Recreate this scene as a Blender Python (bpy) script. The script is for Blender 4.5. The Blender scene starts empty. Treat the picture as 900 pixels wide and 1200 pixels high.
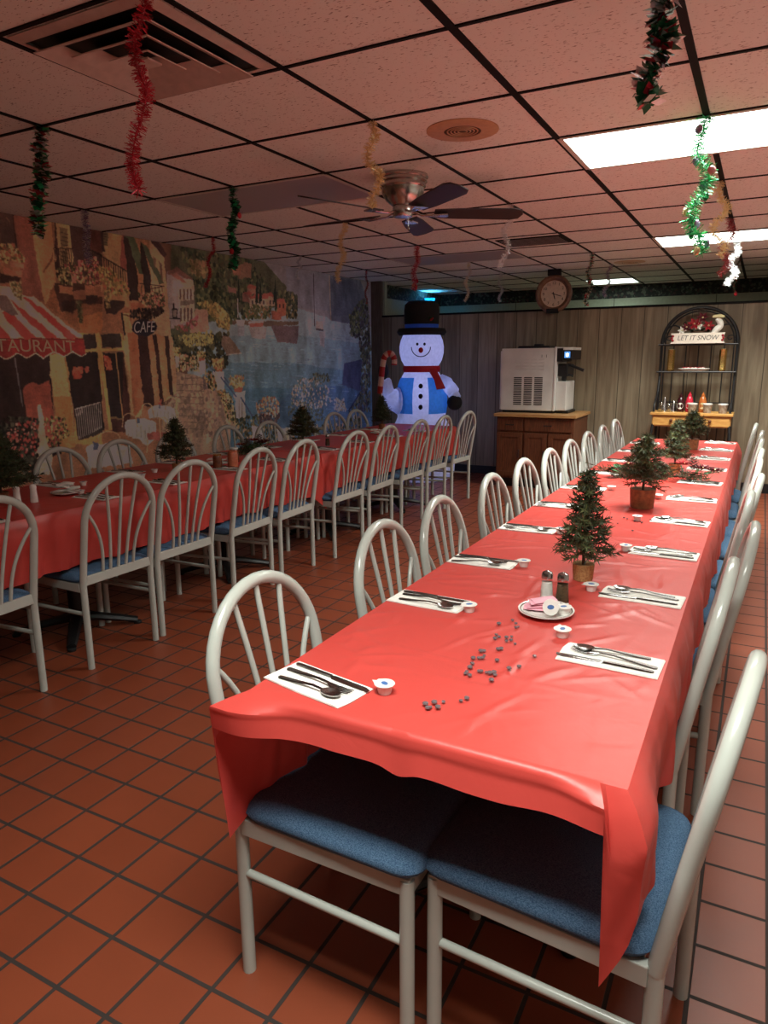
import bpy, math, random
import numpy as np
from mathutils import Vector, Matrix
R = random.Random(7)
PI = math.pi
scene = bpy.context.scene
COL = scene.collection

# ------------------------------------------------------------------ camera
CAMH = 1.40
YAW, PITCH, ROLL, FPX = .4877, -.2145, -.0085, 823.8
def cam_axes():
    cy, sy, cp, sp = math.cos(YAW), math.sin(YAW), math.cos(PITCH), math.sin(PITCH)
    fwd = Vector((-sy*cp, cy*cp, sp)); right = Vector((cy, sy, 0)); up = right.cross(fwd)
    cr, sr = math.cos(ROLL), math.sin(ROLL)
    return cr*right + sr*up, -sr*right + cr*up, fwd
CR, CU, CF = cam_axes()
cam = bpy.data.cameras.new('camera'); camo = bpy.data.objects.new('camera', cam); COL.objects.link(camo)
m = Matrix.Identity(4)
for i in range(3):
    m[i][0], m[i][1], m[i][2] = CR[i], CU[i], -CF[i]
m[2][3] = CAMH
camo.matrix_world = m
cam.sensor_fit = 'VERTICAL'; cam.sensor_height = 24; cam.lens = FPX/1200*24
cam.clip_start = .05; cam.clip_end = 60
scene.camera = camo

# ------------------------------------------------------------------ world, exposure
w = bpy.data.worlds.new('world'); scene.world = w; w.use_nodes = True
w.node_tree.nodes['Background'].inputs[0].default_value = (.05, .045, .04, 1)
w.node_tree.nodes['Background'].inputs[1].default_value = .3
vs = scene.view_settings
vs.view_transform = 'Standard'; vs.look = 'None'; vs.gamma = 1; vs.use_curve_mapping = False
vs.exposure = 0.68
LAMP = 5.0           # radiance of the ceiling troffers' lenses
TUBEW, SPREAD = 29.5, 124      # watts and beam angle of the tubes behind each lens
TROFFERS_ON = [(-.906, .313, 3.379, 3.989), (-.906, .313, 6.427, 7.037), (-2.125, -1.515, 9.475, 10.085), (-.906, .313, .331, .941)]
TROFFERS_OFF = [(-3.344, -2.125, 3.379, 3.989), (-3.344, -2.125, 6.427, 7.037)]

# ------------------------------------------------------------------ helpers
def lin(c):
    f = lambda u: u/12.92 if u <= .04045 else ((u+.055)/1.055)**2.4
    return tuple(f(x/255) for x in c)
class MB:
    """collects shapes; build() links them as one mesh object"""
    def __init__(s): s.v = []; s.f = []; s.m = []
    def add(s, v, f, m=0):
        o = len(s.v); s.v += [tuple(p) for p in v]
        s.f += [tuple(i+o for i in q) for q in f]; s.m += [m]*len(f); return s
    def box(s, a, b, m=0):
        x0, y0, z0 = a; x1, y1, z1 = b
        return s.add([(x0,y0,z0),(x1,y0,z0),(x1,y1,z0),(x0,y1,z0),(x0,y0,z1),(x1,y0,z1),(x1,y1,z1),(x0,y1,z1)],
              [(3,2,1,0),(4,5,6,7),(0,1,5,4),(1,2,6,5),(2,3,7,6),(3,0,4,7)], m)
    def loft(s, rings, m=0, cap=True, closed=False):
        n = len(rings[0]); v = [p for r in rings for p in r]; f = []
        k = len(rings)
        for i in range(k if closed else k-1):
            a, b = i*n, ((i+1) % k)*n
            for j in range(n): f.append((a+j, a+(j+1) % n, b+(j+1) % n, b+j))
        if cap and not closed: f += [tuple(range(n-1, -1, -1)), tuple(range((k-1)*n, k*n))]
        return s.add(v, f, m)
    def tube(s, pts, r, n=10, m=0, cap=True, closed=False, flat=1.0, side=None):
        P = [Vector(p) for p in pts]; k = len(P)
        rs = r if isinstance(r, (list, tuple)) else [r]*k
        rings = []; u = None
        for i in range(k):
            if closed: t = (P[(i+1) % k]-P[i-1]).normalized()
            else: t = (P[min(i+1, k-1)]-P[max(i-1, 0)]).normalized()
            if u is None:
                a = Vector(side) if side else (Vector((0,0,1)) if abs(t.z) < .9 else Vector((1,0,0)))
                u = (a - t*a.dot(t)).normalized()
            else: u = (u - t*u.dot(t)).normalized()
            w_ = t.cross(u)
            rings.append([P[i] + (u*math.cos(2*PI*j/n)*flat + w_*math.sin(2*PI*j/n))*rs[i] for j in range(n)])
        return s.loft(rings, m, cap, closed)
    def lathe(s, prof, n=24, m=0, c=(0,0,0), sx=1, sy=1, a0=0, a1=2*PI, cap=True):
        full = abs(a1-a0-2*PI) < 1e-6; nn = n if full else n+1
        rings = [[(c[0]+r*sx*math.cos(a0+(a1-a0)*j/n), c[1]+r*sy*math.sin(a0+(a1-a0)*j/n), c[2]+z) for j in range(nn)] for r, z in prof]
        if full: return s.loft(rings, m, cap)
        v = [p for r in rings for p in r]; f = []
        for i in range(len(prof)-1):
            for j in range(n): f.append((i*nn+j, i*nn+j+1, (i+1)*nn+j+1, (i+1)*nn+j))
        return s.add(v, f, m)
    def ball(s, c, r, m=0, n=12, k=8, sc=(1,1,1)):
        return s.lathe([(max(1e-4, r*math.sin(PI*i/k)), -r*math.cos(PI*i/k)*sc[2]) for i in range(k+1)], n, m, c, sc[0], sc[1])
    def prism(s, pts, d0, d1, m=0, plane='xy'):
        n = len(pts)
        mk = {'xy': lambda p, d: (p[0], p[1], d), 'xz': lambda p, d: (p[0], d, p[1]), 'yz': lambda p, d: (d, p[0], p[1])}[plane]
        return s.add([mk(p, d0) for p in pts]+[mk(p, d1) for p in pts],
              [tuple(range(n-1, -1, -1)), tuple(range(n, 2*n))]+[(i, (i+1) % n, n+(i+1) % n, n+i) for i in range(n)], m)
    def xf(s, M):
        s.v = [tuple(M @ Vector(p)) for p in s.v]; return s
    def build(s, name, mats, parent=None, smooth=35, bevel=0, label=None, loc=None, rot=None):
        me = bpy.data.meshes.new(name); me.from_pydata(s.v, [], s.f)
        for mm in (mats if isinstance(mats, (list, tuple)) else [mats]): me.materials.append(mm)
        if any(s.m): me.polygons.foreach_set('material_index', s.m)
        import bmesh
        bm = bmesh.new(); bm.from_mesh(me)
        if all(len(p.verts) > 2 for p in bm.faces) and len(bm.faces) < 4000: bmesh.ops.recalc_face_normals(bm, faces=bm.faces)
        bm.to_mesh(me); bm.free()
        if smooth:
            me.polygons.foreach_set('use_smooth', [True]*len(me.polygons)); me.set_sharp_from_angle(angle=math.radians(smooth))
        me.update()
        o = bpy.data.objects.new(name, me); COL.objects.link(o)
        if parent: o.parent = parent
        if bevel:
            b = o.modifiers.new('bevel', 'BEVEL'); b.width = bevel; b.segments = 2; b.limit_method = 'ANGLE'
        if label: o['label'] = label
        if loc: o.location = loc
        if rot: o.rotation_euler = rot
        return o
def tag(o, label, cat, group=None, kind=None):
    if label: o['label'] = label
    if cat: o['category'] = cat
    if group: o['group'] = group
    if kind: o['kind'] = kind
    return o
def thing(name, label, cat, loc=(0,0,0), rz=0, group=None):
    o = bpy.data.objects.new(name, None); COL.objects.link(o); o.empty_display_size = .05
    o.location = loc; o.rotation_euler = (0, 0, rz)
    return tag(o, label, cat, group)
def struct(name, mb, mats, **k):
    o = mb.build(name, mats, **k); o['kind'] = 'structure'; return o
def dup(root, loc, rz, label=None, group=None):
    r = root.copy(); COL.objects.link(r); r.location = loc; r.rotation_euler = (0, 0, rz)
    if label: r['label'] = label
    if group: r['group'] = group
    for ch in list(root.children):
        c = ch.copy(); COL.objects.link(c); c.parent = r
        for g in list(ch.children):
            d = g.copy(); COL.objects.link(d); d.parent = c
    return r
def rrect(w_, d_, r, n=5, cx=0, cy=0):
    out = []
    for sx, sy, a in ((1,1,0),(-1,1,90),(-1,-1,180),(1,-1,270)):
        for i in range(n+1):
            t = math.radians(a+90*i/n)
            out.append((cx+sx*(w_/2-r)+r*math.cos(t), cy+sy*(d_/2-r)+r*math.sin(t)))
    return out
def bez(a, b, c, n=8):
    a, b, c = Vector(a), Vector(b), Vector(c)
    return [a*(1-t)**2+b*2*t*(1-t)+c*t*t for t in [i/n for i in range(n+1)]]
def spline(P, n=6):
    P = [Vector(p) for p in P]; out = []
    for i in range(len(P)-1):
        p0, p1, p2, p3 = P[max(i-1,0)], P[i], P[i+1], P[min(i+2,len(P)-1)]
        for k in range(n):
            t = k/n
            out.append(.5*((2*p1)+(p2-p0)*t+(2*p0-5*p1+4*p2-p3)*t*t+(3*p1-p0-3*p2+p3)*t**3))
    return out+[P[-1]]
def text_obj(name, s, size, mat, parent, M, extrude=.0006, shear=0, align='CENTER', sx=1.0):
    cu = bpy.data.curves.new(name, 'FONT'); cu.body = s; cu.size = size; cu.extrude = extrude; cu.shear = shear
    cu.align_x = align; cu.align_y = 'CENTER'
    t = bpy.data.objects.new(name, cu); COL.objects.link(t)
    dg = bpy.context.evaluated_depsgraph_get(); me = bpy.data.meshes.new_from_object(t.evaluated_get(dg))
    bpy.data.objects.remove(t)
    me.name = name; me.materials.clear(); me.materials.append(mat); me.transform(M @ Matrix.Diagonal((sx,1,1,1)))
    o = bpy.data.objects.new(name, me); COL.objects.link(o)
    if parent: o.parent = parent
    return o
ORD = ['first','second','third','fourth','fifth','sixth','seventh','eighth','ninth','tenth','eleventh']

# ------------------------------------------------------------------ materials
def mat(name, col, rough=.5, metal=0, col2=None, scale=30, bump=0, spec=None, trans=0, emit=None, estr=0, alpha=None, transl=0, detail=3, stretch=None, coat=0, ior=None):
    M = bpy.data.materials.new(name); M.use_nodes = True; nt = M.node_tree; N = nt.nodes; B = N['Principled BSDF']
    B.inputs['Base Color'].default_value = (*col, 1); B.inputs['Roughness'].default_value = rough; B.inputs['Metallic'].default_value = metal
    if spec is not None: B.inputs['Specular IOR Level'].default_value = spec
    if ior: B.inputs['IOR'].default_value = ior
    if coat: B.inputs['Coat Weight'].default_value = coat
    B.inputs['Transmission Weight'].default_value = trans
    tc = N.new('ShaderNodeTexCoord'); nz = N.new('ShaderNodeTexNoise'); nz.inputs['Scale'].default_value = scale; nz.inputs['Detail'].default_value = detail
    if stretch:
        mp = N.new('ShaderNodeMapping'); mp.inputs['Scale'].default_value = stretch
        nt.links.new(tc.outputs['Object'], mp.inputs[0]); nt.links.new(mp.outputs[0], nz.inputs['Vector'])
    else: nt.links.new(tc.outputs['Object'], nz.inputs['Vector'])
    if col2 is None: col2 = tuple(c*.88 for c in col)
    r = N.new('ShaderNodeValToRGB'); r.color_ramp.elements[0].position = .35; r.color_ramp.elements[1].position = .65
    r.color_ramp.elements[0].color = (*col2, 1); r.color_ramp.elements[1].color = (*col, 1)
    nt.links.new(nz.outputs[0], r.inputs[0]); nt.links.new(r.outputs[0], B.inputs['Base Color'])
    if bump:
        b = N.new('ShaderNodeBump'); b.inputs['Strength'].default_value = bump; b.inputs['Distance'].default_value = .002
        nt.links.new(nz.outputs[0], b.inputs['Height']); nt.links.new(b.outputs[0], B.inputs['Normal'])
    if emit: B.inputs['Emission Color'].default_value = (*emit, 1); B.inputs['Emission Strength'].default_value = estr
    if transl:
        T = N.new('ShaderNodeBsdfTranslucent'); nt.links.new(r.outputs[0], T.inputs[0]); X = N.new('ShaderNodeMixShader'); X.inputs[0].default_value = transl
        nt.links.new(B.outputs[0], X.inputs[1]); nt.links.new(T.outputs[0], X.inputs[2]); nt.links.new(X.outputs[0], N['Material Output'].inputs[0])
    return M
def emitter(name, col, s):
    M = bpy.data.materials.new(name); M.use_nodes = True; N = M.node_tree.nodes
    N.remove(N['Principled BSDF']); e = N.new('ShaderNodeEmission'); e.inputs[0].default_value = (*col, 1); e.inputs[1].default_value = s
    M.node_tree.links.new(e.outputs[0], N['Material Output'].inputs[0]); return M
def nd(nt, t, **k):
    n = nt.nodes.new(t)
    for a, b in k.items():
        if a.startswith('i_'): n.inputs[int(a[2:])].default_value = b
        else: setattr(n, a, b)
    return n
def floor_mat():
    M = bpy.data.materials.new('quarry_tile'); M.use_nodes = True; nt = M.node_tree; B = nt.nodes['Principled BSDF']; L = nt.links.new
    tc = nd(nt, 'ShaderNodeTexCoord'); mp = nd(nt, 'ShaderNodeMapping'); mp.inputs['Location'].default_value = (-.1397, -.0304, 0)
    L(tc.outputs['Object'], mp.inputs[0])
    br = nd(nt, 'ShaderNodeTexBrick', offset=0.0, squash=1.0); L(mp.outputs[0], br.inputs['Vector'])
    for k, v in (('Scale', 1.0), ('Mortar Size', .0055), ('Mortar Smooth', .15), ('Bias', 0.0), ('Brick Width', .16), ('Row Height', .16)): br.inputs[k].default_value = v
    br.inputs['Color1'].default_value = (*lin((143,69,43)), 1); br.inputs['Color2'].default_value = (*lin((137,65,40)), 1); br.inputs['Mortar'].default_value = (*lin((52,42,38)), 1)
    nz = nd(nt, 'ShaderNodeTexNoise'); nz.inputs['Scale'].default_value = 5; nz.inputs['Detail'].default_value = 5; L(tc.outputs['Object'], nz.inputs['Vector'])
    mx = nd(nt, 'ShaderNodeMix', data_type='RGBA', blend_type='MULTIPLY'); mx.inputs[0].default_value = .25
    L(br.outputs['Color'], mx.inputs[6]); L(nz.outputs[0], mx.inputs[7]); L(mx.outputs[2], B.inputs['Base Color'])
    mr = nd(nt, 'ShaderNodeMapRange'); mr.inputs[3].default_value = .42; mr.inputs[4].default_value = .8; L(br.outputs['Fac'], mr.inputs[0]); L(mr.outputs[0], B.inputs['Roughness'])
    b = nd(nt, 'ShaderNodeBump', invert=True); b.inputs['Strength'].default_value = .6; b.inputs['Distance'].default_value = .003
    L(br.outputs['Fac'], b.inputs['Height']); L(b.outputs[0], B.inputs['Normal']); return M
def ceil_mat():
    M = bpy.data.materials.new('fissured_tile'); M.use_nodes = True; nt = M.node_tree; B = nt.nodes['Principled BSDF']; L = nt.links.new
    tc = nd(nt, 'ShaderNodeTexCoord'); mp = nd(nt, 'ShaderNodeMapping'); mp.inputs['Scale'].default_value = (60, 160, 1); L(tc.outputs['Object'], mp.inputs[0])
    nz = nd(nt, 'ShaderNodeTexNoise'); nz.inputs['Scale'].default_value = 1; nz.inputs['Detail'].default_value = 2; L(mp.outputs[0], nz.inputs['Vector'])
    r = nd(nt, 'ShaderNodeValToRGB'); r.color_ramp.elements[0].position = .29; r.color_ramp.elements[1].position = .37
    r.color_ramp.elements[0].color = (*lin((140,122,112)), 1); r.color_ramp.elements[1].color = (*CEILC, 1)
    L(nz.outputs[0], r.inputs[0]); L(r.outputs[0], B.inputs['Base Color']); B.inputs['Roughness'].default_value = .9
    b = nd(nt, 'ShaderNodeBump'); b.inputs['Strength'].default_value = .4; b.inputs['Distance'].default_value = .004; L(r.outputs[0], b.inputs['Height']); L(b.outputs[0], B.inputs['Normal'])
    return M
CEILC = lin((243,243,236))
def plank_mat(name, c1, c2, axis=0, pitch=.2):
    M = bpy.data.materials.new(name); M.use_nodes = True; nt = M.node_tree; B = nt.nodes['Principled BSDF']; L = nt.links.new
    tc = nd(nt, 'ShaderNodeTexCoord'); sp = nd(nt, 'ShaderNodeSeparateXYZ'); L(tc.outputs['Object'], sp.inputs[0])
    dv = nd(nt, 'ShaderNodeMath', operation='DIVIDE', i_1=pitch); L(sp.outputs[axis], dv.inputs[0])
    fl = nd(nt, 'ShaderNodeMath', operation='FLOOR'); L(dv.outputs[0], fl.inputs[0])
    fr = nd(nt, 'ShaderNodeMath', operation='FRACT'); L(dv.outputs[0], fr.inputs[0])
    wn = nd(nt, 'ShaderNodeTexWhiteNoise', noise_dimensions='1D'); L(fl.outputs[0], wn.inputs['W'])
    # grain: noise stretched along z, offset per board
    mp = nd(nt, 'ShaderNodeMapping'); mp.inputs['Scale'].default_value = (22, 22, 1.6) ; L(tc.outputs['Object'], mp.inputs[0])
    cb = nd(nt, 'ShaderNodeCombineXYZ'); ml = nd(nt, 'ShaderNodeMath', operation='MULTIPLY', i_1=13.0); L(wn.outputs[0], ml.inputs[0]); L(ml.outputs[0], cb.inputs[2])
    ad = nd(nt, 'ShaderNodeVectorMath', operation='ADD'); L(mp.outputs[0], ad.inputs[0]); L(cb.outputs[0], ad.inputs[1])
    nz = nd(nt, 'ShaderNodeTexNoise'); nz.inputs['Scale'].default_value = 1; nz.inputs['Detail'].default_value = 6; nz.inputs['Distortion'].default_value = .6; L(ad.outputs[0], nz.inputs['Vector'])
    av = nd(nt, 'ShaderNodeMath', operation='MULTIPLY_ADD', i_1=.2, i_2=-.1); L(wn.outputs[0], av.inputs[0])
    sm = nd(nt, 'ShaderNodeMath', operation='ADD'); L(nz.outputs[0], sm.inputs[0]); L(av.outputs[0], sm.inputs[1])
    r = nd(nt, 'ShaderNodeValToRGB'); r.color_ramp.elements[0].position = .3; r.color_ramp.elements[1].position = .7
    r.color_ramp.elements[0].color = (*c2, 1); r.color_ramp.elements[1].color = (*c1, 1); L(sm.outputs[0], r.inputs[0])
    gt = nd(nt, 'ShaderNodeMath', operation='GREATER_THAN', i_1=.03); L(fr.outputs[0], gt.inputs[0])
    mx = nd(nt, 'ShaderNodeMix', data_type='RGBA'); L(gt.outputs[0], mx.inputs[0]); mx.inputs[6].default_value = (*[c*.35 for c in c2], 1); L(r.outputs[0], mx.inputs[7])
    L(mx.outputs[2], B.inputs['Base Color']); B.inputs['Roughness'].default_value = .55
    b = nd(nt, 'ShaderNodeBump'); b.inputs['Strength'].default_value = .5; b.inputs['Distance'].default_value = .004; L(gt.outputs[0], b.inputs['Height']); L(b.outputs[0], B.inputs['Normal'])
    return M
def leaf_paper_mat():
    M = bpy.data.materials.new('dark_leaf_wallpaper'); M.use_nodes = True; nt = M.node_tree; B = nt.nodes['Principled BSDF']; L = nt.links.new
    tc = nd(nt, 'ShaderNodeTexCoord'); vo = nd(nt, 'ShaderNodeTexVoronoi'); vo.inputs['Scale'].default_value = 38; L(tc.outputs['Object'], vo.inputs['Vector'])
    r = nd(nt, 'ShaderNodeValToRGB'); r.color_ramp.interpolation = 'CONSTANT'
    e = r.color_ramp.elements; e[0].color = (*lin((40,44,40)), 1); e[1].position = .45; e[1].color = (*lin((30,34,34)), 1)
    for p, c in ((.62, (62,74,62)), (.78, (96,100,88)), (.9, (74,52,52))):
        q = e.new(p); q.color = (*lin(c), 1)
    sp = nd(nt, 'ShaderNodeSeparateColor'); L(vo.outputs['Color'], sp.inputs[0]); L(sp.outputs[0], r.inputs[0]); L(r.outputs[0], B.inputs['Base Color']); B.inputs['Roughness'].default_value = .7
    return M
def cloth_mat():
    M = bpy.data.materials.new('red_plastic_cloth'); M.use_nodes = True; nt = M.node_tree; B = nt.nodes['Principled BSDF']; L = nt.links.new
    B.inputs['Base Color'].default_value = (*CLOTHC, 1); B.inputs['Roughness'].default_value = .36; B.inputs['Specular IOR Level'].default_value = .55
    tc = nd(nt, 'ShaderNodeTexCoord'); nz = nd(nt, 'ShaderNodeTexNoise'); nz.inputs['Scale'].default_value = 9; nz.inputs['Detail'].default_value = 4; nz.inputs['Distortion'].default_value = 1.5
    L(tc.outputs['Object'], nz.inputs['Vector']); b = nd(nt, 'ShaderNodeBump'); b.inputs['Strength'].default_value = .14; b.inputs['Distance'].default_value = .012; L(nz.outputs[0], b.inputs['Height']); L(b.outputs[0], B.inputs['Normal'])
    T = nd(nt, 'ShaderNodeBsdfTranslucent'); T.inputs[0].default_value = (*CLOTHC, 1); X = nd(nt, 'ShaderNodeMixShader'); X.inputs[0].default_value = .28
    L(B.outputs[0], X.inputs[1]); L(T.outputs[0], X.inputs[2]); L(X.outputs[0], nt.nodes['Material Output'].inputs[0]); return M
CLOTHC = (.76, .085, .070)
K = {}
K['floor'] = floor_mat(); K['ceil'] = ceil_mat(); K['cloth'] = cloth_mat()
K['plank'] = plank_mat('grey_brown_paneling', lin((154,142,118)), lin((112,99,79)), 0, .235)
K['planky'] = plank_mat('grey_brown_paneling_side', lin((168,148,122)), lin((122,104,84)), axis=1)
K['leaf'] = leaf_paper_mat()
K['bouncewall'] = mat('white_bounce_wall', lin((240,238,230)), .6, scale=3, col2=lin((234,232,224)))
K['pale'] = mat('pale_green_paint', lin((176,184,160)), .5)
K['grid'] = mat('black_grid_bar', lin((17,16,16)), .7, spec=.2)
K['black'] = mat('black_iron', lin((26,26,28)), .45, bump=.2, scale=120)
K['rubber'] = mat('black_rubber', lin((22,22,22)), .7)
K['enamel'] = mat('pale_grey_enamel', lin((186,190,183)), .18, col2=lin((181,185,178)), scale=8)
K['denim'] = mat('blue_woven_fabric', lin((100,130,160)), .95, col2=lin((52,80,112)), scale=700, bump=.5, detail=2, spec=.1, stretch=(1,.45,1))
K['wood_top'] = mat('oak_laminate', lin((206,160,104)), .4, col2=lin((180,130,80)), scale=14, stretch=(1,9,9))
K['wood_dark'] = mat('stained_brown_wood', lin((118,70,44)), .45, col2=lin((86,48,30)), scale=12, stretch=(9,9,1))
K['table'] = mat('brown_table_laminate', lin((92,66,48)), .5, scale=10)
K['steel'] = mat('polished_steel', (.42,.41,.40), .22, metal=1)
K['nickel'] = mat('brushed_nickel', (.56,.54,.51), .25, metal=1)
K['blade'] = mat('dark_walnut_blade', lin((52,44,48)), .45, scale=10, stretch=(1,12,12))
K['napkin'] = mat('white_paper', lin((236,233,226)), .85, bump=.15, scale=60)
K['white'] = mat('white_plastic', lin((232,230,224)), .35)
K['china'] = mat('white_china', lin((238,236,230)), .12)
K['pinkpaper'] = mat('pink_packet_paper', lin((236,170,186)), .6, scale=40)
K['blueprint'] = mat('blue_print', lin((70,110,170)), .5)
K['diff'] = mat('grey_lens_plastic', lin((176,168,170)), .4, bump=.3, scale=200)
K['lampframe'] = mat('white_lamp_frame', lin((222,218,206)), .5)
K['lamp'] = emitter('lit_lens', (.97, 1.0, .91), LAMP)
K['lampcool'] = emitter('lit_cool_lens', (.86, 1.0, .90), LAMP*.55)
K['gem'] = mat('clear_acrylic_gem', (.30,.24,.26), .06, metal=.5)
K['needle'] = mat('dark_green_needles', lin((70,78,46)), .6, col2=lin((42,52,30)), scale=40)
K['needle2'] = mat('olive_green_needles', lin((96,104,62)), .6, col2=lin((56,70,40)), scale=40)
K['twig'] = mat('brown_twig', lin((88,62,42)), .8)
K['burlap'] = mat('tan_burlap', lin((186,142,92)), .9, col2=lin((150,106,64)), scale=200, bump=.4)
K['bark'] = mat('brown_wood_base', lin((150,96,58)), .7, col2=lin((116,70,40)), scale=60)
K['star'] = mat('white_glitter', lin((240,236,226)), .3)
K['redleaf'] = mat('red_petal', lin((172,26,38)), .6, col2=lin((120,14,26)), scale=60)
K['darkred'] = mat('burgundy_petal', lin((110,24,36)), .6, col2=lin((70,14,24)), scale=60)
K['greenleaf'] = mat('green_leaf', lin((50,104,58)), .45, col2=lin((32,72,40)), scale=60)
K['cone'] = mat('pine_cone_brown', lin((120,104,92)), .8, col2=lin((84,68,58)), scale=90)
K['cream'] = mat('cream_petal', lin((226,214,160)), .6)
K['glass'] = mat('clear_glass', (.95,.97,.96), .03, trans=1, ior=1.45)
K['thinglass'] = mat('thin_clear_glass', (.96,.98,.97), .03, trans=1, ior=1.12)
K['salt'] = mat('white_salt', lin((240,238,232)), .8)
K['pepper'] = mat('ground_pepper', lin((120,96,66)), .9, col2=lin((52,42,32)), scale=500)
K['gold'] = mat('gold_foil', (.75,.52,.18), .25, metal=1)
for n_, c_ in (('tin_red', (.55,.03,.05)), ('tin_green', (.05,.60,.22)), ('tin_dkgreen', (.02,.12,.05)), ('tin_gold', (.92,.74,.38)), ('tin_silver', (.72,.70,.68)), ('tin_purple', (.30,.22,.36)), ('tin_pink', (.70,.22,.24)), ('tin_white', (.86,.86,.88))):
    K[n_] = mat(n_.replace('tin_', 'foil_'), c_, .3, metal=.45, scale=80)

# ------------------------------------------------------------------ room shell
CEIL = CAMH+.957; XL, XR, YB, YF, YFAR = -4.5, 1.5, 8.2, -2.0, 10.4
PT = 1.922                                             # top of the panelled partition
struct('floor', MB().box((XL-.1, YF-.1, -.1), (XR+.1, YFAR+.1, 0)), K['floor'], smooth=0)
struct('ceiling', MB().box((XL-.1, YF-.1, CEIL), (XR+.1, YFAR+.1, CEIL+.1)), K['ceil'], smooth=0)
struct('wall_left', MB().box((XL-.1, YF-.1, 0), (XL, YB, CEIL)), K['planky'], smooth=0)
struct('wall_right', MB().box((XR, YF-.1, 0), (XR+.1, YFAR+.1, CEIL)), K['bouncewall'], smooth=0)  # unseen wall, set close and white to bounce light onto the ceiling
struct('wall_front', MB().box((XL, YF-.1, 0), (XR, YF, CEIL)), K['plank'], smooth=0)
struct('wall_back', MB().box((XL, YB, 0), (XR, YB+.1, PT)), K['plank'], smooth=0)
struct('trim_1', MB().box((XL+.15, YB-.012, PT-.006), (XR, YB+.112, PT+.016)), K['grid'], smooth=0)      # dark cap on the partition
struct('trim_2', MB().box((XL, YB-.03, 0), (XL+.15, YB+.1, CEIL)), K['wood_post'] if 'wood_post' in K else mat('grey_wood_post', lin((112,96,82)), .6, col2=lin((88,74,62)), scale=8, stretch=(8,8,.7)), smooth=0)
struct('trim_3', MB().box((XL+.15, YB+.02, PT), (XL+.18, YB+.08, CEIL)), K['pale'], smooth=0)
wf = MB().box((XL, YFAR, 0), (XR, YFAR+.1, 2.185), 0); wf.box((XL, YFAR, 2.185), (XR, YFAR+.1, CEIL), 1)
for x in (-3.3, -1.9, -.62): wf.box((x, YFAR-.004, 1.2), (x+.006, YFAR, 2.185), 2)
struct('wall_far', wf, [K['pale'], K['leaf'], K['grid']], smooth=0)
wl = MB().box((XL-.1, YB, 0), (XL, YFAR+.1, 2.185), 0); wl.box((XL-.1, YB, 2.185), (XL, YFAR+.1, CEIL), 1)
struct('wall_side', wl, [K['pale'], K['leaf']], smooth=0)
struct('baseboard_back', MB().box((XL, YB-.015, 0), (XR, YB, .10)), K['black'], smooth=0)
struct('baseboard_left', MB().box((XL, YF, 0), (XL+.015, YB-.03, .10)), K['black'], smooth=0)
struct('baseboard_right', MB().box((XR-.015, YF, 0), (XR, YB, .10)), K['black'], smooth=0)
GX0, GY0, T = -2.125, 2.1597, .6096
GX = [GX0+T*i for i in range(-3, 12) if XL < GX0+T*i < XR]
GY = [GY0+T*j for j in range(-10, 14) if YF < GY0+T*j < YFAR]
g = MB()
for x in GX:
    big = abs(x+.906) < .05 or abs(x+.296) < .05
    h = .013 if big else .0085
    g.box((x-h, YF, CEIL-.006), (x+h, YFAR, CEIL+.002))
for y in GY: g.box((XL, y-.0075, CEIL-.005), (XR, y+.0075, CEIL+.002))
struct('ceiling_grid', g, K['grid'], smooth=0)

# ceiling troffers
def troffer(x0, x1, y0, y1, lens, label, grp):
    t = thing('ceiling_light', label, 'ceiling light', ((x0+x1)/2, (y0+y1)/2, CEIL), 0, grp)
    a, b = (x1-x0)/2-.012, (y1-y0)/2-.012
    f = MB()
    for s in (-1, 1):
        f.box((-a, s*b-.012, -.008), (a, s*b+.012, -.0005)); f.box((s*a-.012, -b, -.008), (s*a+.012, b, -.0005))
    f.build('frame', K['lampframe'], t, 0)
    MB().box((-a+.012, -b+.012, -.0065), (a-.012, b-.012, -.001)).build('diffuser', lens, t, 0)
    if lens is not K['diff']:
        L_ = bpy.data.lights.new('tube_light', 'AREA'); L_.shape = 'RECTANGLE'; L_.size = 2*a-.03; L_.size_y = 2*b-.03; L_.spread = math.radians(SPREAD)
        L_.energy = TUBEW*(x1-x0)/1.219*(.55 if y0 < 1 else 1)*(.5 if lens is K['lampcool'] else 1); L_.color = (.86,1,.9) if lens is K['lampcool'] else (.97,1,.91)
        lo = bpy.data.objects.new('tube_light', L_); COL.objects.link(lo); lo.parent = t; lo.location = (0,0,-.0075)
lab = ['lit ceiling panel nearest the front, right of the fan, green garland hanging before it', 'lit ceiling panel further back at right, above the arched rack',
       'small lit ceiling panel beyond the partition, right of the clock', 'lit ceiling panel near the front end of the room']
for (q, l) in zip(TROFFERS_ON, lab): troffer(*q, K['lampcool'] if q[2] > 9 else K['lamp'], l, 'lit ceiling panels')
for (q, l) in zip(TROFFERS_OFF, ['unlit grey ceiling panel left of the fan, nearer the front', 'unlit grey ceiling panel behind the fan, nearer the back wall']): troffer(*q, K['diff'], l, 'unlit ceiling panels')

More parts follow.
